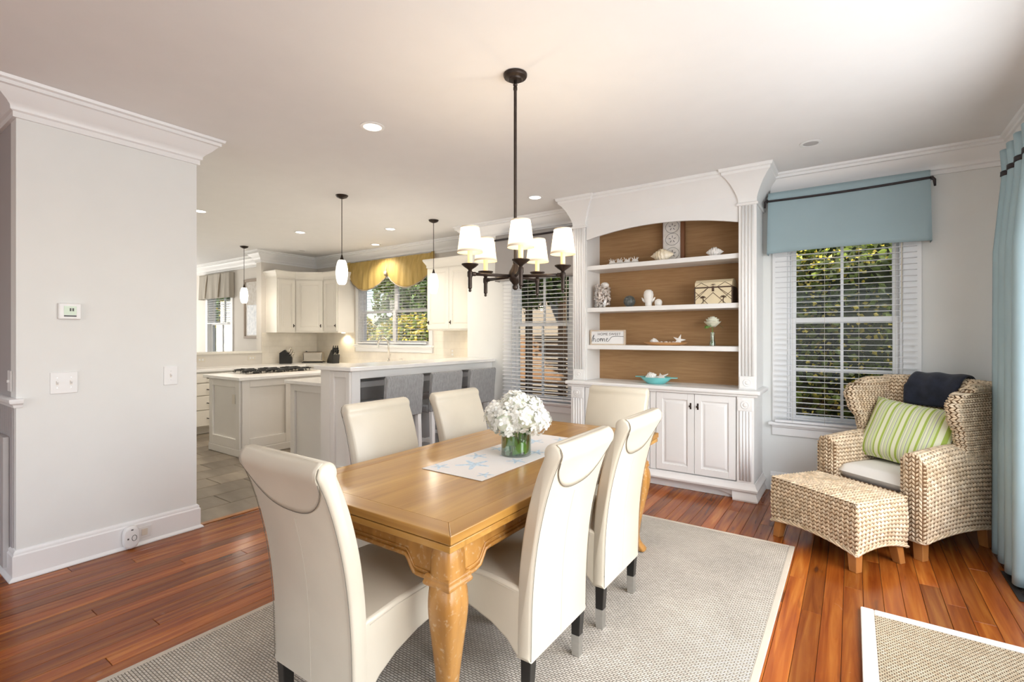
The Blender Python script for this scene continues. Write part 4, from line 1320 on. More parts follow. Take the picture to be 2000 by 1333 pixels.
def pilaster(x0, x1, y, z0, z1, rz):
    p = BB('pilaster', x0, x1, y, y + .03, z0, z1)
    L = bc.location
    w = x1 - x0
    n = 4
    for k in range(n):
        xc = x0 + .018 + (w - .036) * (k + .5) / n
        MB().tube([(xc, y + .001, z0 + .02 if rz is None else rz + .055), (xc, y + .001, z1 - .02)] if rz is None or rz < (z0 + z1) / 2 else [(xc, y + .001, z0 + .02), (xc, y + .001, rz - .055)], .0105, 8).xf(Matrix.Translation(-L)).build('reed', M['case'], p, smooth=True)
    if rz is not None:
        xc = (x0 + x1) / 2
        MB().box(x0 + .008, x1 - .008, y - .008, y, rz - .05, rz + .05).xf(Matrix.Translation(-L)).build('rosette_block', M['case'], p, bev=.003)
        MB().lathe([(.032, 0), (.034, .004), (.030, .007), (.022, .004), (.016, .005), (.012, .011), (.002, .012)], n=24).xf(Matrix.Translation(-L) @ Matrix.Translation((xc, y - .008, rz)) @ Matrix.Rotation(radians(90), 4, 'X')).build('rosette', M['case'], p, smooth=40)
pilaster(-2.368, -2.222, 4.486, .15, .870, .805)
pilaster(-.800, -.667, 4.486, .15, .870, .805)
pilaster(-2.390, -2.250, 4.570, .925, 2.51, .985)
pilaster(-.800, -.660, 4.570, .925, 2.51, .985)
BB('side_panel', -2.388, -2.245, 4.60, YB, .925, 2.799)
BB('side_panel', -.805, -.662, 4.60, YB, .925, 2.799)
BB('back_panel', -2.245, -.805, 4.915, 4.93, .925, 2.60, m='grass_back', bev=0)
for z in (2.10, 1.67, 1.29):
    BB('shelf', -2.2448, -.8052, 4.605, 4.914, z - .044, z, bev=.004)
arch = [(-2.245, 2.60), (-2.245, 2.365)]
for k in range(41):
    t = k / 40
    arch.append((-2.225 + 1.40 * t, 2.368 + .078 * (1 - (2 * t - 1) ** 2)))
arch += [(-.805, 2.365), (-.805, 2.60)]
MB().prism(arch, 'y', 4.585, 4.606).build('arched_frieze', M['case'], bc, world=True)
BB('top_panel', -2.245, -.805, 4.606, YB, 2.60, 2.799)
BC_CROWN = [(0, 2.495), (.014, 2.495), (.014, 2.512), (.004, 2.520), (.004, 2.550), (.012, 2.580), (.030, 2.625), (.058, 2.680), (.090, 2.725), (.115, 2.748), (.118, 2.768), (.132, 2.775), (.138, 2.799), (0, 2.799)]
sweep([(-.660, YB), (-.660, 4.570), (-.800, 4.570), (-.800, 4.600), (-2.250, 4.600), (-2.250, 4.570), (-2.390, 4.570), (-2.390, YB)], BC_CROWN, 'crown', M['case'], bc)

# ------------------------------------------------------------------ things on the shelves
def put(name, label, cat, x, y, z, **k): return thing(name, label, cat, (x, y, z), **k)
rq = random.Random(21)
def conch(L, R, spikes=7, turns=3.2):
    """spiral shell lying along x, spire at -x, resting on z=0"""
    rings = []
    N = 34
    for i in range(N + 1):
        t = i / N
        r = R * (1 - abs((t - .52) / .52) ** 1.4 if t < .52 else (1 - ((t - .52) / .50) ** 1.7))
        r = max(r, .002)
        ring = []
        for k in range(22):
            a = 2 * pi * k / 22
            b = 1 + (.20 if t < .6 else .10) * max(0, cos(spikes * a + t * turns * 9)) * (1 if .12 < t < .75 else .3)
            b *= 1 + .07 * cos(2 * pi * (t * turns * 2.4 - k / 22))
            ring.append((-L / 2 + L * t, r * b * cos(a), R * .95 + r * b * sin(a)))
        rings.append(ring)
    return MB().loft(rings)
def star3d(R, th=.012, n=5):
    mb = MB()
    pts = []
    for k in range(2 * n):
        a = pi * k / n + pi / 2
        r = R if k % 2 == 0 else R * .33
        pts.append((r * cos(a), r * sin(a)))
    v = [(0, 0, th)] + [(p[0], p[1], th * (.35 if i % 2 == 0 else .5)) for i, p in enumerate(pts)] + [(0, 0, -th)] + [(p[0], p[1], -th * .3) for p in pts]
    m_ = 2 * n
    f = [(0, 1 + i, 1 + (i + 1) % m_) for i in range(m_)] + [(m_ + 1, m_ + 2 + (i + 1) % m_, m_ + 2 + i) for i in range(m_)]
    f += [(1 + i, m_ + 2 + i, m_ + 2 + (i + 1) % m_, 1 + (i + 1) % m_) for i in range(m_)]
    return mb.add(v, f)
def scallop(R, h):
    mb = MB()
    def P(u, v):
        a = -.95 + 1.9 * u
        r = R * v * (1 + .03 * cos(a * 16))
        return (r * sin(a) * 1.05, -R * .5 + r * cos(a), h * sin(pi * min(v, .97) * .62 + .25) * (.85 + .15 * cos(a * 16)))
    return mb.grid(P, 30, 8)

# top shelf
t = put('coral_tray', 'shallow tray of white coral pieces on the top shelf', 'coral', -1.90, 4.73, 2.10)
MB().lathe([(.06, 0), (.09, .006), (.11, .016), (.105, .017), (.06, .008)], n=28).xf(Matrix.Diagonal((1.6, .8, 1, 1))).build('tray', M['shell_w'], t, smooth=40)
for k in range(4):
    cx = -.12 + k * .08
    mb = MB().sphere((cx, 0, .03), .034, .03, .022, 12, 8)
    for q in range(7):
        a = q * .9 + k
        mb.tube([(cx, 0, .03), (cx + .022 * cos(a), .02 * sin(a), .048), (cx + .036 * cos(a), .028 * sin(a), .058 + .008 * (q % 3))], [.007, .005, .002], 6)
    mb.build('coral', M['shell_w'], t, smooth=50)
t = put('shell_print', 'tall distressed print of sand dollars in a dark wooden frame', 'picture', -1.445, 4.84, 2.10)
MB().box(-.085, .085, -.012, .0, .002, .40).build('panel', M['art'], t)
MB().box(.085, .118, -.02, .035, .002, .40).build('frame', M['walnut'], t, bev=.002)
MB().box(-.092, -.085, -.02, .035, .002, .40).build('frame', M['walnut'], t, bev=.002)
MB().box(-.085, .085, .0, .03, .002, .40).build('frame', M['walnut'], t)
for zc_ in (.085, .225, .345):
    MB().tube([(.065 * cos(a) + .005, -.0135, zc_ + .058 * sin(a)) for a in [2 * pi * k / 36 for k in range(37)]], .0016, 5).build('printed_ring', M['dark_grey'], t)
    for k in range(5):
        a = pi / 2 + k * 2 * pi / 5
        MB().box(-.003, .003, -.0135, -.0122, .015, .035).xf(Matrix.Translation((.005, 0, zc_)) @ Matrix.Rotation(-a + pi / 2, 4, 'Y')).build('printed_petal', M['dark_grey'], t)
tag(conch(.23, .056).xf(Matrix.Rotation(radians(-6), 4, 'Z')).build('conch_shell', M['shell'], smooth=60), 'cream conch shell in front of the framed print', 'shell').location = (-1.495, 4.68, 2.10)
tag(conch(.15, .042, 5).xf(Matrix.Rotation(radians(185), 4, 'Z')).build('whelk_shell', M['shell_w'], smooth=60), 'pale whelk shell at the right end of the top shelf', 'shell').location = (-1.02, 4.70, 2.10)
# second shelf
t = put('shell_jar', 'glass jar filled with small mixed seashells', 'jar', -2.125, 4.72, 1.67)
MB().lathe([(.075, 0), (.086, .006), (.088, .20), (.080, .222), (.076, .222), (.083, .2), (.081, .01), (.02, .008)], n=32).build('glass_body', M['jar_glass'], t, smooth=40)
mb = MB()
for k in range(230):
    a, r = rq.uniform(0, 2 * pi), .072 * sqrt(rq.random()) * (1 if rq.random() < .35 else 0) + .066 * (1 if rq.random() < .7 else .5)
    r = min(r, .071)
    c = (r * cos(a), r * sin(a), rq.uniform(.02, .235))
    s_ = rq.uniform(.009, .018)
    sp = MB().sphere((0, 0, 0), s_ * 1.3, s_ * .8, s_ * .6, 7, 4).xf(Matrix.Translation(c) @ Matrix.Rotation(rq.uniform(0, 6), 4, (rq.random(), rq.random(), rq.random() + .1)))
    mb.add(sp.v, sp.f)
mb.build('shells', M['shell_g'], t, smooth=True, kind='stuff')
MB().sphere((.03, -.01, .235), .045, .035, .03, 12, 8).build('shells', M['shell_w'], t, smooth=True)
tag(MB().sphere((0, 0, .058), .058, .058, .058, 24, 16).build('mosaic_ball', M['ball'], smooth=True), 'dark mosaic ball on the second shelf', 'ornament').location = (-1.83, 4.71, 1.67)
def figurine(h, r):
    mb = MB().lathe([(r * .62, 0), (r * .66, h * .06), (r * .70, h * .25), (r * .92, h * .5), (r * 1.0, h * .68), (r * .86, h * .88), (r * .5, h * .98), (.002, h)], n=22)
    return mb
t = put('figurine', 'tall white stone figurine with two small arms', 'figurine', -1.635, 4.71, 1.67)
MB().add(figurine(.165, .048).v, figurine(.165, .048).f).build('body', M['shell_w'], t, smooth=True)
for s in (-1, 1):
    MB().tube([(s * .032, 0, .05), (s * .052, -.004, .065), (s * .066, -.006, .088)], [.016, .012, .004], 8).build('arm', M['shell_w'], t, smooth=True)
tag(MB().lathe([(.030, 0), (.034, .02), (.036, .04), (.028, .058), (.012, .068), (.001, .07)], n=20).build('figurine', M['shell_w'], smooth=True), 'small white stone figurine beside the taller one', 'figurine').location = (-1.535, 4.70, 1.67)
t = put('trunk_box', 'cream keepsake trunk with brown lattice and palm trees', 'box', -1.02, 4.73, 1.67)
tx, ty, tz = .158, .10, .145
MB().box(-tx, tx, -ty, ty, 0, tz).build('body', M['trunk'], t, bev=.004)
ld = MB().prism([(-ty, tz + .004), (ty, tz + .004), (ty, tz + .045), (ty * .6, tz + .072), (0, tz + .080), (-ty * .6, tz + .072), (-ty, tz + .045)], 'x', -tx, tx).build('lid', M['trunk'], t, bev=.004)
MB().box(-tx - .002, tx + .002, -ty - .003, ty + .003, tz - .004, tz + .008).build('rim', M['trunk_dark'], t, bev=.002)
for sx in (-1, 1):
    MB().box(sx * tx - .006, sx * tx + .006, -ty - .002, ty + .002, 0, tz).build('corner_trim', M['trunk_dark'], t, bev=.002)
yf = -ty - .0015
for (x0, z0, x1, z1) in ((-tx, .03, -.04, tz), (-tx, .115, -.045, .0), (-.105, .0, .0, .10), (.0, .10, .105, 0), (.04, tz, tx, .03), (.045, 0, tx, .115), (-.04, tz, -.155, .06), (.04, tz, .155, .06)):
    MB().tube([(x0, yf, z0), (x1, yf, z1)], .0022, 5).build('lattice_line', M['trunk_dark'], t)
for xp in (-.085, .085):
    MB().tube([(xp, yf, .005), (xp + .002, yf, .055)], .0028, 5).build('palm_trunk', M['trunk_dark'], t)
    for k in range(7):
        a = radians(-20 + 220 * k / 6)
        MB().tube([(xp, yf, .055), (xp + .016 * cos(a), yf, .057 + .012 * sin(a) + .004), (xp + .030 * cos(a), yf, .052 + .012 * sin(a))], [.003, .0026, .0008], 5).build('palm_frond', M['trunk_dark'], t)
MB().box(-.010, .010, yf - .004, yf, tz - .035, tz + .012).build('latch', M['trunk_dark'], t, bev=.003)
for (x0, z0, x1, z1) in ((-tx, .008, -.10, .045), (-.10, .045, -.04, .008), (tx, .008, .10, .045), (.10, .045, .04, .008)):
    MB().tube([(x0, yf, tz + z0), (x1, yf, tz + z1)], .0022, 5).build('lattice_line', M['trunk_dark'], ld)
for k in range(5):
    a = radians(180 * k / 4)
    MB().tube([(0, -ty - .001, tz + .022), (.026 * cos(a), -ty - .001, tz + .022 + .018 * sin(a))], [.003, .001], 5).build('palm_frond', M['trunk_dark'], ld)
# third shelf
sg = put('framed_sign', 'small framed sign reading home sweet home', 'sign', -2.045, 4.67, 1.29)
sg.rotation_euler = (0, 0, radians(4))
sw_, sh_ = .185, .152
MB().box(-sw_ + .012, sw_ - .012, -.004, .012, .012, sh_ - .012).build('board', M['paper'], sg)
for a in ((-sw_, sw_, .0, .012), (-sw_, sw_, sh_ - .012, sh_), (-sw_, -sw_ + .012, .012, sh_ - .012), (sw_ - .012, sw_, .012, sh_ - .012)):
    MB().box(a[0], a[1], -.014, .016, a[2], a[3]).build('frame', M['sign_frame'], sg, bev=.001)
fc = bpy.data.curves.new('lettering', 'FONT')
fc.body = 'HOME SWEET'; fc.size = .036; fc.extrude = .0004; fc.space_character = 1.12; fc.align_x = 'CENTER'
fo = bpy.data.objects.new('lettering', fc); COL.objects.link(fo)
bpy.context.view_layer.update()
lm = bpy.data.meshes.new_from_object(fo.evaluated_get(bpy.context.evaluated_depsgraph_get()))
bpy.data.objects.remove(fo)
lo = bpy.data.objects.new('lettering', lm); COL.objects.link(lo)
lm.materials.clear(); lm.materials.append(M['ink'])
lo.parent = sg; lo.rotation_euler = (radians(90), 0, 0); lo.location = (.015, -.0046, .098)
script = [[(-.172, .030), (-.160, .075), (-.145, .105), (-.150, .085), (-.158, .035), (-.150, .062), (-.138, .066), (-.134, .050), (-.132, .036), (-.122, .038)],
          [(-.100, .064), (-.112, .058), (-.112, .040), (-.100, .035), (-.088, .046), (-.090, .060), (-.100, .064), (-.086, .060)],
          [(-.080, .062), (-.074, .066), (-.076, .036), (-.070, .058), (-.058, .066), (-.054, .036), (-.048, .058), (-.036, .066), (-.032, .040), (-.024, .036)],
          [(-.018, .048), (-.004, .054), (.002, .064), (-.008, .068), (-.016, .052), (-.010, .037), (.006, .038), (.024, .058), (.045, .082), (.080, .088), (.165, .086)]]
for stq in script:
    MB().tube([(p.x, -.005, p.y) for p in catmull([(a, b, 0) for a, b in stq], 6)], .0021, 5).build('lettering', M['ink'], sg, smooth=True)
tr = put('wooden_tray', 'oval wooden tray on the shelf holding small seashells', 'tray', -1.475, 4.72, 1.29)
MB().lathe([(.10, 0), (.15, .004), (.19, .022), (.20, .030), (.193, .031), (.145, .012), (.02, .009)], n=40).xf(Matrix.Diagonal((1.06, .42, 1, 1))).build('dish', M['tray'], tr, smooth=50)
tag(conch(.085, .028, 4).build('sea_snail_shell', M['shell_w'], smooth=60), 'white snail shell at the left of the wooden tray', 'shell').location = (-1.585, 4.72, 1.304)
o = tag(star3d(.062, .014).xf(Matrix.Rotation(radians(68), 4, 'X')).build('starfish', M['shell_w'], smooth=50), 'white starfish standing at the right of the wooden tray', 'starfish'); o.location = (-1.345, 4.72, 1.340); o.rotation_euler = (0, radians(12), 0)
for k in range(7):
    o = tag(MB().sphere((0, 0, .012), .020, .014, .012, 10, 6, lambda d: 1 + .12 * cos(9 * d.x + 5 * d.y)).build('seashell', M['shell_g'], smooth=True), 'tiny seashell in the wooden tray, %s from the left' % ('first', 'second', 'third', 'fourth', 'fifth', 'sixth', 'seventh')[k], 'shell', group='tiny seashells in the wooden tray')
    o.location = (-1.53 + k * .026, 4.70 + .03 * (k % 3 - 1) * .8, 1.303 + .003 * (k % 2))
    o.rotation_euler = (0, 0, k * 1.1)
bv = put('bud_vase', 'small clear bud vase on the third shelf', 'vase', -1.045, 4.72, 1.29)
MB().lathe([(.024, 0), (.027, .003), (.027, .030), (.020, .05), (.0175, .10), (.020, .125), (.018, .125), (.0155, .1), (.018, .05), (.024, .03), (.022, .006), (.002, .005)], n=24).build('glass_body', M['vase_glass'], bv, smooth=40)
MB().lathe([(.020, .007), (.022, .030), (.016, .055)], n=18).build('water', M['water'], bv, smooth=40)
ro = put('white_rose', 'single cream rose with leaves in the bud vase', 'flower', -1.045, 4.72, 1.302)
MB().tube([(0, 0, 0), (.004, 0, .08), (-.002, -.004, .17)], .003, 6).build('stem', M['leaf_in'], ro)
mb = MB()
for ring_, (nn, rr, zz, op) in enumerate(((3, .020, .258, .1), (5, .036, .252, .25), (6, .052, .240, .4), (7, .066, .220, .6))):
    for k in range(nn):
        a0 = 2 * pi * k / nn + ring_ * .5
        def pet(u, v, a0=a0, rr=rr, zz=zz, op=op, nn=nn):
            a = a0 + (u - .5) * 2 * pi / nn * 1.5
            r = rr * (.35 + .65 * sin(pi * .5 * v)) + op * .012 * v * v
            return (r * cos(a), r * sin(a), .160 + (zz - .160) * v - op * .02 * v ** 4 * (1 - (2 * u - 1) ** 2 * .5))
        mb.grid(pet, 5, 4)
mb.build('petals', M['rose'], ro, smooth=True, solid=.0008, fixn=False)
for a, tilt in ((.3, 1), (2.6, 1), (4.4, .6)):
    def lf(u, v, a=a, tilt=tilt):
        r = .02 + .075 * u
        w = .026 * sin(pi * u) * (v * 2 - 1)
        return (r * cos(a) - w * sin(a), r * sin(a) + w * cos(a), .165 + .02 * sin(pi * u) * tilt - .02 * u)
    MB().grid(lf, 8, 4).build('leaf', M['leaf_in'], ro, smooth=True)
# counter
bo = put('aqua_bowl', 'aqua ceramic bowl with two handles on the bookcase counter', 'bowl', -1.545, 4.66, .925)
MB().lathe([(.075, 0), (.085, .004), (.125, .035), (.150, .062), (.146, .064), (.118, .040), (.075, .012), (.002, .010)], n=40).xf(Matrix.Diagonal((1, .85, 1, 1))).build('body', M['aqua'], bo, smooth=50)
for s in (-1, 1):
    MB().prism([(s * .135, -.05), (s * .195, -.028), (s * .205, 0), (s * .195, .028), (s * .135, .05)], 'z', .058, .066).build('handle', M['aqua'], bo, bev=.003)
o = tag(conch(.12, .040, 5).build('pink_shell', M['shell_w'], smooth=60), 'pinkish white spiral shell in the aqua bowl', 'shell'); o.location = (-1.585, 4.66, .955); o.rotation_euler = (0, radians(-20), .4)
o = tag(star3d(.075, .010).build('starfish', M['shell_w'], smooth=50), 'white starfish leaning in the aqua bowl', 'starfish'); o.location = (-1.495, 4.65, .992); o.rotation_euler = (radians(25), radians(-15), .3)

# ------------------------------------------------------------------ kitchen
def panel_frame(par, ox, oy, z0, w, h, ang, m, fr=.07, t=.024, name='panel'):
    Mx = Matrix.Translation((ox, oy, z0)) @ Matrix.Rotation(ang, 4, 'Z')
    mb = MB()
    for a, b, c, d in ((0, fr, 0, h), (w - fr, w, 0, h), (fr, w - fr, 0, fr * 1.3), (fr, w - fr, h - fr, h)):
        mb.box(a, b, -t, 0, c, d)
    mb.xf(Mx).build(name, m, par, world=True, bev=.004, seg=2)
# bar
bar = thing('breakfast_bar', 'raised white breakfast bar with a pale quartz top', 'bar', (-3.95, 3.87, 0))
b = lambda par, nm, *a, m='island', bev=.003: MB().box(*a).build(nm, M[m], par, world=True, bev=bev)
b(bar, 'countertop', -4.225, -3.67, 2.78, 4.945, 1.062, 1.100, m='quartz', bev=.006)
b(bar, 'end_panel', -4.16, -3.735, 2.84, 2.88, .002, 1.062)
b(bar, 'corner_post', -4.165, -4.02, 2.815, 2.84, .002, 1.062)
panel_frame(bar, -4.02, 2.84, .11, .285, .945, 0, M['island'], .055)
b(bar, 'post_base', -4.175, -4.01, 2.805, 2.84, .002, .11, bev=.006)
b(bar, 'base_board', -4.01, -3.73, 2.82, 2.84, .002, .11, bev=.006)
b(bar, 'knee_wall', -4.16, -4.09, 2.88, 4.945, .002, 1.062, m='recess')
b(bar, 'knee_rail', -4.09, -4.06, 2.88, 4.945, .86, .92, m='white_wood')
b(bar, 'apron', -3.765, -3.725, 2.93, 4.945, .985, 1.062, m='white_wood')
b(bar, 'leg_post', -3.80, -3.725, 2.84, 2.93, .002, 1.062, m='white_wood')
b(bar, 'leg_post', -3.80, -3.725, 4.86, 4.945, .002, .985, m='white_wood')
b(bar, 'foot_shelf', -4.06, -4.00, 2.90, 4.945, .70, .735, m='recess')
# lower counter behind the bar
lc = thing('peninsula_cabinet', 'low white cabinet with pale counter left of the bar', 'cabinet', (-4.55, 3.85, 0))
b(lc, 'countertop', -4.985, -4.23, 2.93, 4.70, .877, .915, m='quartz', bev=.006)
b(lc, 'body', -4.92, -4.17, 2.985, 4.70, .002, .877)
panel_frame(lc, -4.92, 2.985, .002, .74, .875, 0, M['island'], .075)
# island with cooktop
isl = thing('kitchen_island', 'white panelled kitchen island with a quartz top', 'island', (-6.06, 3.45, 0))
b(isl, 'countertop', -6.50, -5.63, 2.78, 4.10, .877, .915, m='quartz', bev=.006)
b(isl, 'body', -6.42, -5.70, 2.84, 4.05, .002, .877)
panel_frame(isl, -6.42, 2.84, .09, .72, .787, 0, M['island'], .085)
for k in range(2):
    panel_frame(isl, -5.70, 2.84 + k * .605, .09, .605, .787, pi / 2, M['island'], .085)
b(isl, 'base_board', -6.44, -5.68, 2.815, 2.84, .002, .09, bev=.008)
b(isl, 'base_board', -5.70, -5.672, 2.84, 4.05, .002, .09, bev=.008)
b(isl, 'outlet', -5.865, -5.80, 2.817, 2.822, .60, .71, m='ivory')
ck = thing('gas_cooktop', 'black gas cooktop with iron grates on the island', 'cooktop', (-6.20, 3.50, .915))
b(ck, 'glass_deck', -6.46, -5.93, 3.03, 3.97, .9155, .923, m='steel', bev=.003)
for gx in (-6.32, -6.06):
    for gy in (3.20, 3.50, 3.80):
        mb = MB()
        for k in range(4):
            a = k * pi / 2
            mb.tube([(gx + .12 * cos(a), gy + .13 * sin(a), .93), (gx + .10 * cos(a), gy + .11 * sin(a), .962), (gx + .02 * cos(a), gy + .02 * sin(a), .962)], .007, 6)
        mb.tube([(gx + .115 * cos(2 * pi * k / 20), gy + .125 * sin(2 * pi * k / 20), .955) for k in range(21)], .006, 6)
        mb.build('grate', M['iron'], ck, world=True, smooth=True)
        MB().lathe([(.04, 0), (.042, .012), (.03, .018), (.002, .02)], (gx, gy, .923), 20).build('burner', M['iron'], ck, world=True, smooth=40)
for k in range(5):
    MB().lathe([(.018, 0), (.017, .022), (.012, .026), (.001, .027)], (-6.19, 3.32 + k * .09, .923), 14).build('control_knob', M['iron'], ck, world=True, smooth=40)
# base runs
for i, y0 in enumerate((2.42, 3.02, 3.62, 4.20)):
    u = thing('drawer_cabinet', 'cream kitchen drawer cabinet, unit %s along the half wall' % ('nearest the viewer', 'second', 'third', 'beside the corner')[i], 'cabinet', (-7.78, y0 + .29, 0), group='cream drawer cabinets')
    w = .58
    b(u, 'body', XK + .002, -7.47, y0, y0 + w, .10, .875, m='cab')
    b(u, 'toe_kick', XK + .002, -7.54, y0, y0 + w, .002, .10, m='cab')
    zz = .12
    for hgt in (.215, .19, .165, .135):
        f = MB().box(-7.47, -7.45, y0 + .008, y0 + w - .008, zz, zz + hgt).build('drawer', M['cab'], u, world=True, bev=.005)
        L = u.location
        MB().tube([(-7.45 - L.x, y0 + w / 2 - .07 - L.y, zz + hgt / 2), (-7.42 - L.x, y0 + w / 2 - .06 - L.y, zz + hgt / 2 - .004), (-7.415 - L.x, y0 + w / 2 - L.y, zz + hgt / 2 - .008), (-7.42 - L.x, y0 + w / 2 + .06 - L.y, zz + hgt / 2 - .004), (-7.45 - L.x, y0 + w / 2 + .07 - L.y, zz + hgt / 2)], .006, 6).build('handle', M['bronze'], f, smooth=True)
        zz += hgt + .012
su = thing('sink_cabinet', 'cream base cabinet run under the kitchen sink window', 'cabinet', (-5.8, 5.09, 0))
b(su, 'body', XK + .002, -4.26, 4.78, DK - .002, .10, .875, m='cab')
for k in range(5):
    door(su, -7.40 + k * .615, 4.779, .13, .60, .72, 0, M['cab'], knob='r' if k % 2 else 'l')
ct = thing('kitchen_counter', 'pale quartz counter in an L along the kitchen walls', 'countertop', (-6.5, 5.0, .875))
MB().prism([(XK + .002, 2.40), (-7.43, 2.40), (-7.43, 4.745), (-4.26, 4.745), (-4.26, DK - .002), (XK + .002, DK - .002)], 'z', .8755, .915).build('slab', M['quartz'], ct, world=True, bev=.005)
tag(MB().box(XK, XK + .008, 4.37, DK, .916, 1.438).build('wall_tile_left', M['splash_y']), 'cream tiled backsplash behind the toaster', 'backsplash', kind='structure')
sp = MB()
for a in ((XK + .008, WS[0] - .10, .916, 1.458), (WS[0] - .10, WS[1] + .10, .916, 1.12), (WS[1] + .10, JOG, .916, 1.458)):
    sp.box(a[0], a[1], DK - .008, DK, a[2], a[3])
tag(sp.build('wall_tile_sink', M['splash']), 'cream tiled backsplash around the sink window', 'backsplash', kind='structure')
# wall cabinets
CABCROWN = [(0, 2.345), (.010, 2.345), (.012, 2.36), (.010, 2.375), (.022, 2.40), (.042, 2.43), (.050, 2.445), (.050, 2.465), (0, 2.465)]
uc = thing('wall_cabinet', 'cream wall cabinets turning the kitchen corner left of the sink window', 'cabinet', (-7.8, 5.1, 1.44))
pl = [(XK + .001, 4.44), (-7.77, 4.44), (-7.77, 4.765), (-7.405, 5.07), (-7.02, 5.07), (-7.02, DK - .001), (XK + .001, DK - .001)]
MB().prism(pl, 'z', 1.44, 2.35).build('body', M['cab'], uc, world=True)
sweep([(-7.02, DK - .001), (-7.02, 5.07), (-7.405, 5.07), (-7.77, 4.765), (-7.77, 4.44), (XK + .001, 4.44)], CABCROWN, 'crown', M['cab'], uc)
door(uc, -7.77, 4.455, 1.465, .30, .86, pi / 2, M['cab'], 'r', .09)
dl = sqrt(.365 ** 2 + .305 ** 2)
an = atan2(.305, .365)
door(uc, -7.77 + .02 * cos(an), 4.765 + .02 * sin(an), 1.465, dl - .04, .86, an, M['cab'], 'r', .09)
door(uc, -7.39, 5.07, 1.465, .355, .86, 0, M['cab'], 'r', .09)
uc2 = thing('wall_cabinet', 'cream double door wall cabinet right of the sink window', 'cabinet', (-4.55, 5.2, 1.45))
b(uc2, 'body', -4.97, JOG - .002, 5.07, DK - .009, 1.459, 2.35, m='cab')
sweep([(JOG - .002, 5.07), (-4.97, 5.07), (-4.97, DK - .001)], CABCROWN, 'crown', M['cab'], uc2)
door(uc2, -4.955, 5.07, 1.48, .405, .845, 0, M['cab'], 'l', .09)
door(uc2, -4.545, 5.07, 1.48, .40, .845, 0, M['cab'], 'l', .09)
def puck(x, y, z, label):
    t = thing('under_cabinet_light', label, 'lamp', (x, y, z), group='under cabinet lights')
    MB().lathe([(.03, 0), (.03, -.008), (.002, -.009)], n=20).build('lens', M['puck'], t)
    lt = light('under_cabinet_beam', 'SPOT', (x, y, z - .012), 6, (1.0, .80, .50), (0, 0, -1), spot_size=radians(150), spot_blend=.6, shadow_soft_size=.02)
    lt.parent = t; lt.location = (0, 0, -.015); lt.rotation_euler = (0, 0, 0)
puck(-7.20, 5.31, 1.439, 'small lit lamp under the corner wall cabinet')
puck(-4.30, 5.31, 1.457, 'small lit lamp under the right wall cabinet')
# faucet, soap, knife blocks, toaster
fa = thing('faucet', 'tall brushed gooseneck kitchen faucet behind the bar', 'faucet', (-5.93, 5.20, .915))
MB().lathe([(.028, 0), (.028, .012), (.018, .02), (.018, .10), (.014, .11)], n=18).build('base', M['steel'], fa, smooth=40)
MB().tube([(0, 0, .10), (0, 0, .32), (-.012, -.01, .39), (-.05, -.03, .435), (-.10, -.06, .435), (-.135, -.08, .40), (-.145, -.085, .35)], .014, 10).build('spout', M['steel'], fa, smooth=True)
MB().tube([(-.145, -.085, .36), (-.15, -.088, .28)], [.014, .016], 10).build('spray_head', M['steel'], fa, smooth=40)
MB().tube([(.015, 0, .085), (.045, -.01, .13), (.05, -.01, .19)], .006, 8).build('lever', M['steel'], fa, smooth=True)
sd = thing('soap_dispenser', 'small brushed soap dispenser beside the faucet', 'dispenser', (-5.66, 5.22, .915))
MB().lathe([(.02, 0), (.02, .02), (.01, .03), (.01, .10), (.014, .105), (.014, .12), (.002, .122)], n=16).build('pump', M['steel'], sd, smooth=40)
MB().tube([(0, 0, .112), (-.02, -.03, .112)], .006, 6).build('nozzle', M['steel'], sd)
def knife_block(x, y, rz, label, hm, big=False):
    t = thing('knife_block', label, 'knife block', (x, y, .915), rz)
    MB().prism([(-.10, 0), (.09, 0), (.09, .10), (-.02, .235), (-.10, .18)] if not big else [(-.12, 0), (.14, 0), (.14, .05), (-.06, .235), (-.15, .15)], 'x', -.06, .06).build('block', M['black'], t, bev=.006)
    # handles lean out of the sloped face
    base, dr = (Vector((0, -.06, .20)), Vector((0, -.45, .9))) if big else (Vector((0, .035, .17)), Vector((0, .35, .94)))
    dr.normalize()
    for k in range(3):
        for q in range(3):
            o0 = base + Vector((-.035 + .035 * k, 0, 0)) + (Vector((0, -.028, -.025)) * q if big else Vector((0, .026, -.032)) * q)
            MB().tube([o0, o0 + dr * .05, o0 + dr * (.115 - .012 * q)], [.009, .011, .010], 7).build('knife_handle', M[hm], t, smooth=True)
knife_block(-7.86, 4.66, radians(-40), 'black knife block with steel handled knives left of the toaster', 'steel')
knife_block(-7.36, 5.22, radians(75), 'black slanted knife block right of the toaster', 'black', True)
to = thing('toaster', 'stainless steel toaster in the kitchen corner', 'toaster', (-7.78, 5.12, .915), radians(42))
MB().box(-.17, .17, -.09, .09, .012, .19).build('shell', M['steel'], to, bev=.03, seg=4)
MB().box(-.175, .175, -.092, .092, .0, .016).build('base', M['black'], to, bev=.004)
for s in (-1, 1):
    MB().box(-.13, .13, s * .038 - .013, s * .038 + .013, .1895, .192).build('slot', M['black'], to)
    MB().box(-.176, -.168, s * .04 - .012, s * .04 + .012, .14, .155).build('lever', M['black'], to, bev=.003)
MB().lathe([(.015, 0), (.015, .012), (.001, .013)], (-.12, 0, .19), 14).build('knob', M['black'], to)
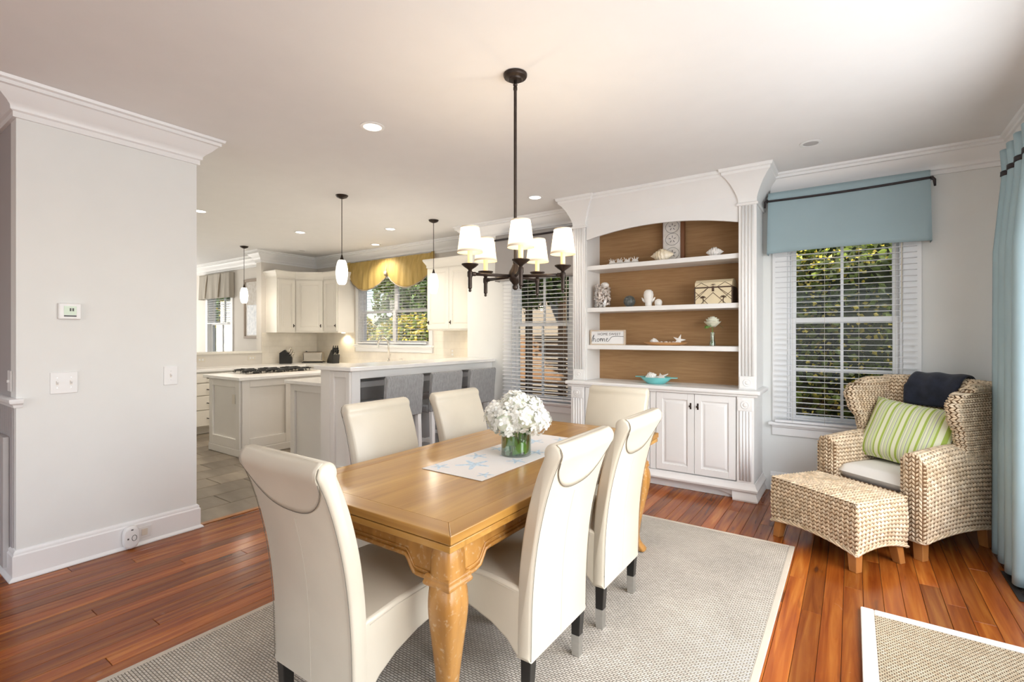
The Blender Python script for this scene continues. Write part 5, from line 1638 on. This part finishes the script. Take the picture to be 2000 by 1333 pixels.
# bar stools
def bar_stool():
    t = thing('bar_stool', 'stool', 'bar stool', (0, 0, 0), 0, 'grey upholstered bar stools')
    hw = .23
    rr = []
    prof = [(-.205, .615), (-.215, .80), (-.235, .99), (-.225, 1.012), (-.195, 1.015), (-.180, .995), (-.165, .80), (-.150, .615)]
    MB().prism(prof, 'x', -hw, hw).build('backrest', M['stool'], t, bev=.012, seg=3, smooth=50)
    MB().box(-hw, hw, -.16, .21, .60, .685).build('seat', M['stool'], t, bev=.02, seg=3, smooth=50)
    for sx in (-1, 1):
        for y in (-.18, .18):
            MB().loft([[(sx * x_ - w, y_ - w, z), (sx * x_ + w, y_ - w, z), (sx * x_ + w, y_ + w, z), (sx * x_ - w, y_ + w, z)] for z, w, x_, y_ in ((0, .017, .205, y * 1.12), (.62, .022, .195, y))]).build('leg', M['white_wood'], t, bev=.003)
    for y in (-.19, .19):
        MB().box(-.19, .19, y - .010, y + .010, .22, .255).build('stretcher', M['white_wood'], t, bev=.002)
    for sx in (-1, 1):
        MB().box(sx * .20 - .010, sx * .20 + .010, -.18, .18, .30, .335).build('stretcher', M['white_wood'], t, bev=.002)
    return t
st0 = bar_stool()
for i, (yy, lab) in enumerate(((3.245, 'grey upholstered bar stool nearest the free end of the bar'), (3.83, 'grey upholstered bar stool in the middle of the row'), (4.43, 'grey upholstered bar stool beside the middle window'))):
    o = st0 if i == 0 else copy_tree(st0)
    o.location = (-3.68, yy, 0); o.rotation_euler = (0, 0, pi / 2); o['label'] = lab

# breakfast room picture
fp_ = thing('framed_picture', 'tall framed print in the breakfast room behind the pendant', 'picture', (-8.80, 4.617, 1.34))
MB().box(-.30, .36, -.006, 0, .03, 1.05).build('print', M['art'], fp_)
MB().box(-.24, .30, -.009, -.006, .06, .60).build('sheet', mat('blue_print_reflection', (0.45, 0.50, 0.56), 0.4, color2=(0.80, 0.82, 0.84), vscale=16), fp_)  # blue-grey print with blind reflections of its glass put into the colour
for a in ((-.34, .40, 0, .04), (-.34, .40, 1.02, 1.07), (-.34, -.30, .04, 1.02), (.36, .40, .04, 1.02)):
    MB().box(a[0], a[1], -.025, 0, a[2], a[3]).build('frame', M['taupe'], fp_, bev=.003)

# ------------------------------------------------------------------ valances and curtain
def plate_valance(name, label, x0, x1, z0, z1, Yw, proj, m, flare=.02, wave=.006, folds=2.0, hemdrop=.0):
    t = thing(name, label, 'valance', ((x0 + x1) / 2, Yw - proj / 2, z0))
    W2 = (x1 - x0) / 2
    tot = 2 * proj + 2 * W2
    def P(u, v):
        q = u * tot
        z = (z1 - z0) * (1 - v)
        fl_ = flare * v
        if q < proj: x, y = -W2, proj / 2 - q
        elif q < proj + 2 * W2: x, y = -W2 + (q - proj), -proj / 2
        else: x, y = W2, -proj / 2 + (q - proj - 2 * W2)
        wv = wave * sin(folds * 2 * pi * (q - proj) / (2 * W2)) * v
        y = min(y - wv - fl_ * .5 * (1 if proj < q < proj + 2 * W2 else 0), proj / 2)
        return (x * (1 + fl_), y, z - hemdrop * v * sin(pi * min(1, max(0, (q - proj) / (2 * W2)))))
    MB().grid(P, 72, 14).build('cloth', m, t, smooth=50, solid=.003)
    return t, W2, proj
vl, W2, pj = plate_valance('window_valance', 'pale blue fabric valance with a black cord over the right window', -.605, .485, 2.10, 2.635, D - .002, .11, M['blue'], hemdrop=-.012)
pts = [(-W2 * 1.01, .03, .470), (-W2 * 1.01, -.062, .462)] + [(-W2 + 2 * W2 * k / 20, -pj / 2 - .010, .462 + .012 * (k / 20) - .010 * sin(pi * k / 20)) for k in range(21)] + [(W2 * 1.01, -.062, .475), (W2 * 1.01, .03, .478)]
mb = MB()
mb.tube(pts, .0095, 8)
mb.build('cord', M['ribbon'], vl, smooth=True)
for s in (-1, 1):
    MB().tube([(s * W2 * 1.01, -.068, .474), (s * (W2 + .022), -.074, .452), (s * (W2 + .026), -.07, .405)], [.013, .011, .007], 8).build('tassel', M['ribbon'], vl, smooth=True)
vm, W2m, pjm = plate_valance('window_valance', 'greige fabric valance with a dark rod over the middle window', -3.60, -2.44, 2.05, 2.61, D - .002, .10, M['greige'])
MB().tube([(-W2m - .02, -pjm / 2 - .014, .50), (W2m, -pjm / 2 - .014, .51)], .012, 8).build('cord', M['ribbon'], vm, smooth=True)
MB().sphere((-W2m - .02, -pjm / 2 - .014, .498), .02).build('knot', M['ribbon'], vm, smooth=True)
gv = thing('window_valance', 'gold crinkled balloon valance over the kitchen sink window', 'valance', (-6.08, DK - .07, 2.05))
for s in (0, 1):
    x0, x1 = (-.96, -.02) if s == 0 else (-.02, .95)
    def swag(u, v, x0=x0, x1=x1):
        x = x0 + (x1 - x0) * u
        dep = .22 + .27 * sin(pi * (.04 + .92 * u)) ** .8
        z = .57 - v * dep
        y = -.01 - .05 * sin(pi * u) * (.2 + v * .8) - .025 * sin(pi * min(1, v)) - .006 * sin(u * 40 + v * 3)
        return (x, y, z)
    sw = MB().grid(swag, 40, 18).build('swag', M['gold'], gv, smooth=True, solid=.004)
    MB().tube([swag(k / 30, 1.0) for k in range(31)], .010, 6).build('banding', M['gold_edge'], sw, smooth=True)
for xx, ww in ((-.99, .05), (.97, .05)):
    def tail(u, v, xx=xx, ww=ww):
        return (xx + (u - .5) * ww * (1 + v), -.02 + .02 * cos(u * 6), .57 - v * .36 + .05 * abs(u - .5))
    MB().grid(tail, 10, 10).build('tail', M['gold'], gv, smooth=True, solid=.004)
MB().sphere((-.02, -.05, .33), .03, .025, .045, 12, 8).build('knot', M['gold_edge'], gv, smooth=True)
MB().tube([(-.02, -.045, .36), (.005, -.045, .50)], [.012, .002], 6).build('pleat', M['gold_edge'], gv)
bvz, W2b, pjb = plate_valance('window_valance', 'taupe striped valance over the breakfast room window', -10.72, -9.52, 2.10, 2.58, 4.618, .10, mat('taupe_stripe', (.36, .33, .28), .85, color2=(.50, .46, .40), vscale=20, stretch=(1, 1, .05)), wave=.012, folds=5)
for xx in (-.30, .22):
    MB().tube([(xx, -.06, .02), (xx + .03, -.064, .26), (xx + .07, -.06, .47)], [.022, .014, .004], 6).build('pleat', M['gold_edge'], bvz, smooth=True)

cu = thing('curtain', 'pale blue full length curtain with a black ribbon by the armchair', 'curtain', (.82, 4.0, 0))
def curt(u, v, off=0.0):
    z = 2.54 - 2.515 * v
    pinch = .45 + .55 * min(1, abs(z - 2.40) / .5)
    y = 4.275 - .56 * u + .012 * sin(v * 5)
    amp = .070 * pinch
    x = .805 + amp * -cos(2 * pi * 3.5 * u + .15 * sin(v * 4)) - off
    return (x - .82 - .012 * v, y - 4.0 - .025 * sin(2 * pi * 3.5 * u * 2) * pinch, z)
MB().grid(curt, 90, 40).build('panel', M['curtain'], cu, smooth=True, solid=.003)
def rib(u, v): 
    p = curt(u, .052 + .012 * v, .004)
    return p
MB().grid(rib, 90, 2).build('ribbon', M['ribbon'], cu, smooth=True, solid=.008)
rd = thing('curtain_rod', 'dark curtain rod with a finial at the right wall', 'curtain rod', (.90, 2.2, 2.57))
MB().tube([(0, -2.1, 0), (0, 2.12, 0)], .014, 10).build('rod', M['bronze'], rd, smooth=True)
MB().sphere((0, 2.14, 0), .032, nu=14, nv=10, fn=lambda d: 1 + .12 * sin(8 * d.z) * cos(5 * d.x)).build('finial', M['bronze'], rd, smooth=True)
for yy in (-1.9, 0, 1.98):
    MB().tube([(0, yy, 0), (.10, yy, 0)], .010, 8).build('bracket', M['bronze'], rd)

# ------------------------------------------------------------------ wall plates, thermostat, alarm, vents
XW = XL + .0005
def wbox(par, nm, y0, y1, z0, z1, x0, x1, m, bev=.002): return MB().box(x0, x1, y0, y1, z0, z1).build(nm, M[m], par, world=True, bev=bev)
ts = thing('thermostat', 'white thermostat with a greenish screen', 'thermostat', (XL, .918, 1.48))
wbox(ts, 'housing', .866, .971, 1.481, 1.578, XW, XL + .026, 'plastic', .006)
wbox(ts, 'screen', .889, .947, 1.507, 1.560, XL + .026, XL + .0275, 'lcd', .0005)
wbox(ts, 'button_strip', .889, .947, 1.497, 1.505, XL + .026, XL + .0275, 'dark_grey', .0005)
for k in range(2):
    wbox(ts, 'screen_digit', .915 + k * .012, .923 + k * .012, 1.530, 1.548, XL + .0275, XL + .0278, 'dark_grey', 0)
def switch(y0, y1, z0, z1, n, label):
    t = thing('light_switch', label, 'switch', (XL, (y0 + y1) / 2, z0))
    wbox(t, 'plate', y0, y1, z0, z1, XW, XL + .007, 'plastic', .003)
    for k in range(n):
        yc = y0 + (y1 - y0) * (k + .5) / n
        zc_ = (z0 + z1) / 2
        wbox(t, 'slot', yc - .006, yc + .006, zc_ - .013, zc_ + .013, XL + .007, XL + .0078, 'ivory', 0)
        MB().prism([(XL + .0075, zc_ - .008), (XL + .018, zc_ + .006), (XL + .017, zc_ + .012), (XL + .0075, zc_ + .006)], 'y', yc - .004, yc + .004).build('toggle', M['plastic'], t, world=True)
        for dz in (-.03, .03):
            MB().lathe([(.003, 0), (.0025, .001), (.0005, .0012)], n=8).xf(Matrix.Translation((XL + .007, yc, zc_ + dz)) @ Matrix.Rotation(pi / 2, 4, 'Y')).build('screw', M['silver'], t, world=True)
switch(.832, .958, 1.037, 1.165, 2, 'white double switch plate below the thermostat')
switch(1.413, 1.497, 1.043, 1.172, 1, 'white single switch plate near the wall corner')
XB = XL + .0192
ou = thing('wall_outlet', 'white outlet set in the baseboard', 'outlet', (XB, 1.295, .05))
wbox(ou, 'plate', 1.245, 1.335, .045, .118, XB, XB + .005, 'plastic')
wbox(ou, 'socket', 1.278, 1.312, .060, .103, XB + .005, XB + .008, 'ivory')
al = thing('plug_in_alarm', 'white oval alarm plugged in low on the baseboard', 'alarm', (XB + .006, 1.213, .005))
rings = []
for xo, q in ((.006, .92), (.012, 1.0), (.038, 1.0), (.046, .9), (.048, .75)):
    rings.append([(XB + xo, 1.213 + .044 * q * (abs(cos(a)) ** .75) * (1 if cos(a) > 0 else -1), .079 + .072 * q * (abs(sin(a)) ** .75) * (1 if sin(a) > 0 else -1)) for a in [2 * pi * k / 32 for k in range(32)]])
MB().loft(rings).build('housing', M['plastic'], al, world=True, smooth=40)
MB().tube([(XB + .049, 1.225 + .013 * cos(a), .075 + .018 * sin(a)) for a in [2 * pi * k / 20 for k in range(21)]], .0016, 5).build('button_ring', M['dark_grey'], al, world=True)
wbox(al, 'indicator', 1.208, 1.220, .125, .133, XB + .047, XB + .049, 'dark_grey', 0)
wbox(al, 'indicator', 1.188, 1.197, .070, .080, XB + .047, XB + .049, 'dark_grey', 0)
# hall: louvred return vent and switch
lv = thing('louvered_vent', 'louvred return air grille low in the hall wall', 'vent', (-4.30, .68, .06))
for a in ((-4.62, -4.57, .05, .80), (-4.04, -3.99, .05, .80), (-4.57, -4.04, .05, .10), (-4.57, -4.04, .75, .80)):
    MB().box(a[0], a[1], .655, .681, a[2], a[3]).build('frame', M['louver'], lv, world=True, bev=.003)
for k in range(26):
    z = .112 + k * .0245
    MB().prism([(.662, z), (.666, z), (.680, z + .018), (.676, z + .018)], 'x', -4.57, -4.04).build('louver', M['louver'], lv, world=True)
MB().box(-4.57, -4.04, .6802, .6815, .10, .75).build('backing', M['dark_grey'], lv, world=True)
hs_ = thing('light_switch', 'white switch plate above the chair rail in the hall', 'switch', (-3.99, .689, 1.06))
MB().box(-4.05, -3.97, .683, .6895, 1.06, 1.18).build('plate', M['plastic'], hs_, world=True, bev=.003)
MB().box(-4.014, -4.006, .674, .683, 1.112, 1.126).build('toggle', M['plastic'], hs_, world=True)
# outlets in the kitchen half wall
for i, (yy, lab) in enumerate(((3.44, 'ivory outlet on the half wall near the thermostat wall'), (4.20, 'ivory outlet on the half wall beside the knife block'))):
    t = thing('wall_outlet', lab, 'outlet', (XK, yy, .97))
    MB().box(XK + .0005, XK + .006, yy - .06, yy + .06, .985, 1.06).build('plate', M['ivory'], t, world=True, bev=.002)
    for s in (-1, 1):
        MB().box(XK + .006, XK + .008, yy + s * .022 - .013, yy + s * .022 + .013, 1.008, 1.038).build('socket', M['plastic'], t, world=True)
t = thing('wall_outlet', 'ivory outlet on the backsplash right of the sink window', 'outlet', (-4.78, DK - .008, 1.08))
MB().box(-4.82, -4.74, DK - .014, DK - .0085, 1.08, 1.20).build('plate', M['ivory'], t, world=True, bev=.002)
for s in (-1, 1):
    MB().box(-4.795, -4.765, DK - .016, DK - .014, 1.14 + s * .025 - .014, 1.14 + s * .025 + .014).build('socket', M['plastic'], t, world=True)
# floor register
fv = thing('floor_vent', 'dark bronze floor register near the curtain', 'vent', (.82, 3.80, .001))
for a in ((.715, .93, 3.60, 3.63), (.715, .93, 3.97, 4.0), (.715, .745, 3.63, 3.97), (.90, .93, 3.63, 3.97)):
    MB().box(*a, .0008, .006).build('frame', M['vent'], fv, world=True, bev=.001)
for k in range(17):
    MB().box(.745, .90, 3.638 + k * .0195, 3.648 + k * .0195, .001, .005).build('slat', M['vent'], fv, world=True)
MB().box(.745, .90, 3.63, 3.97, .0006, .001).build('duct', M['black'], fv, world=True)
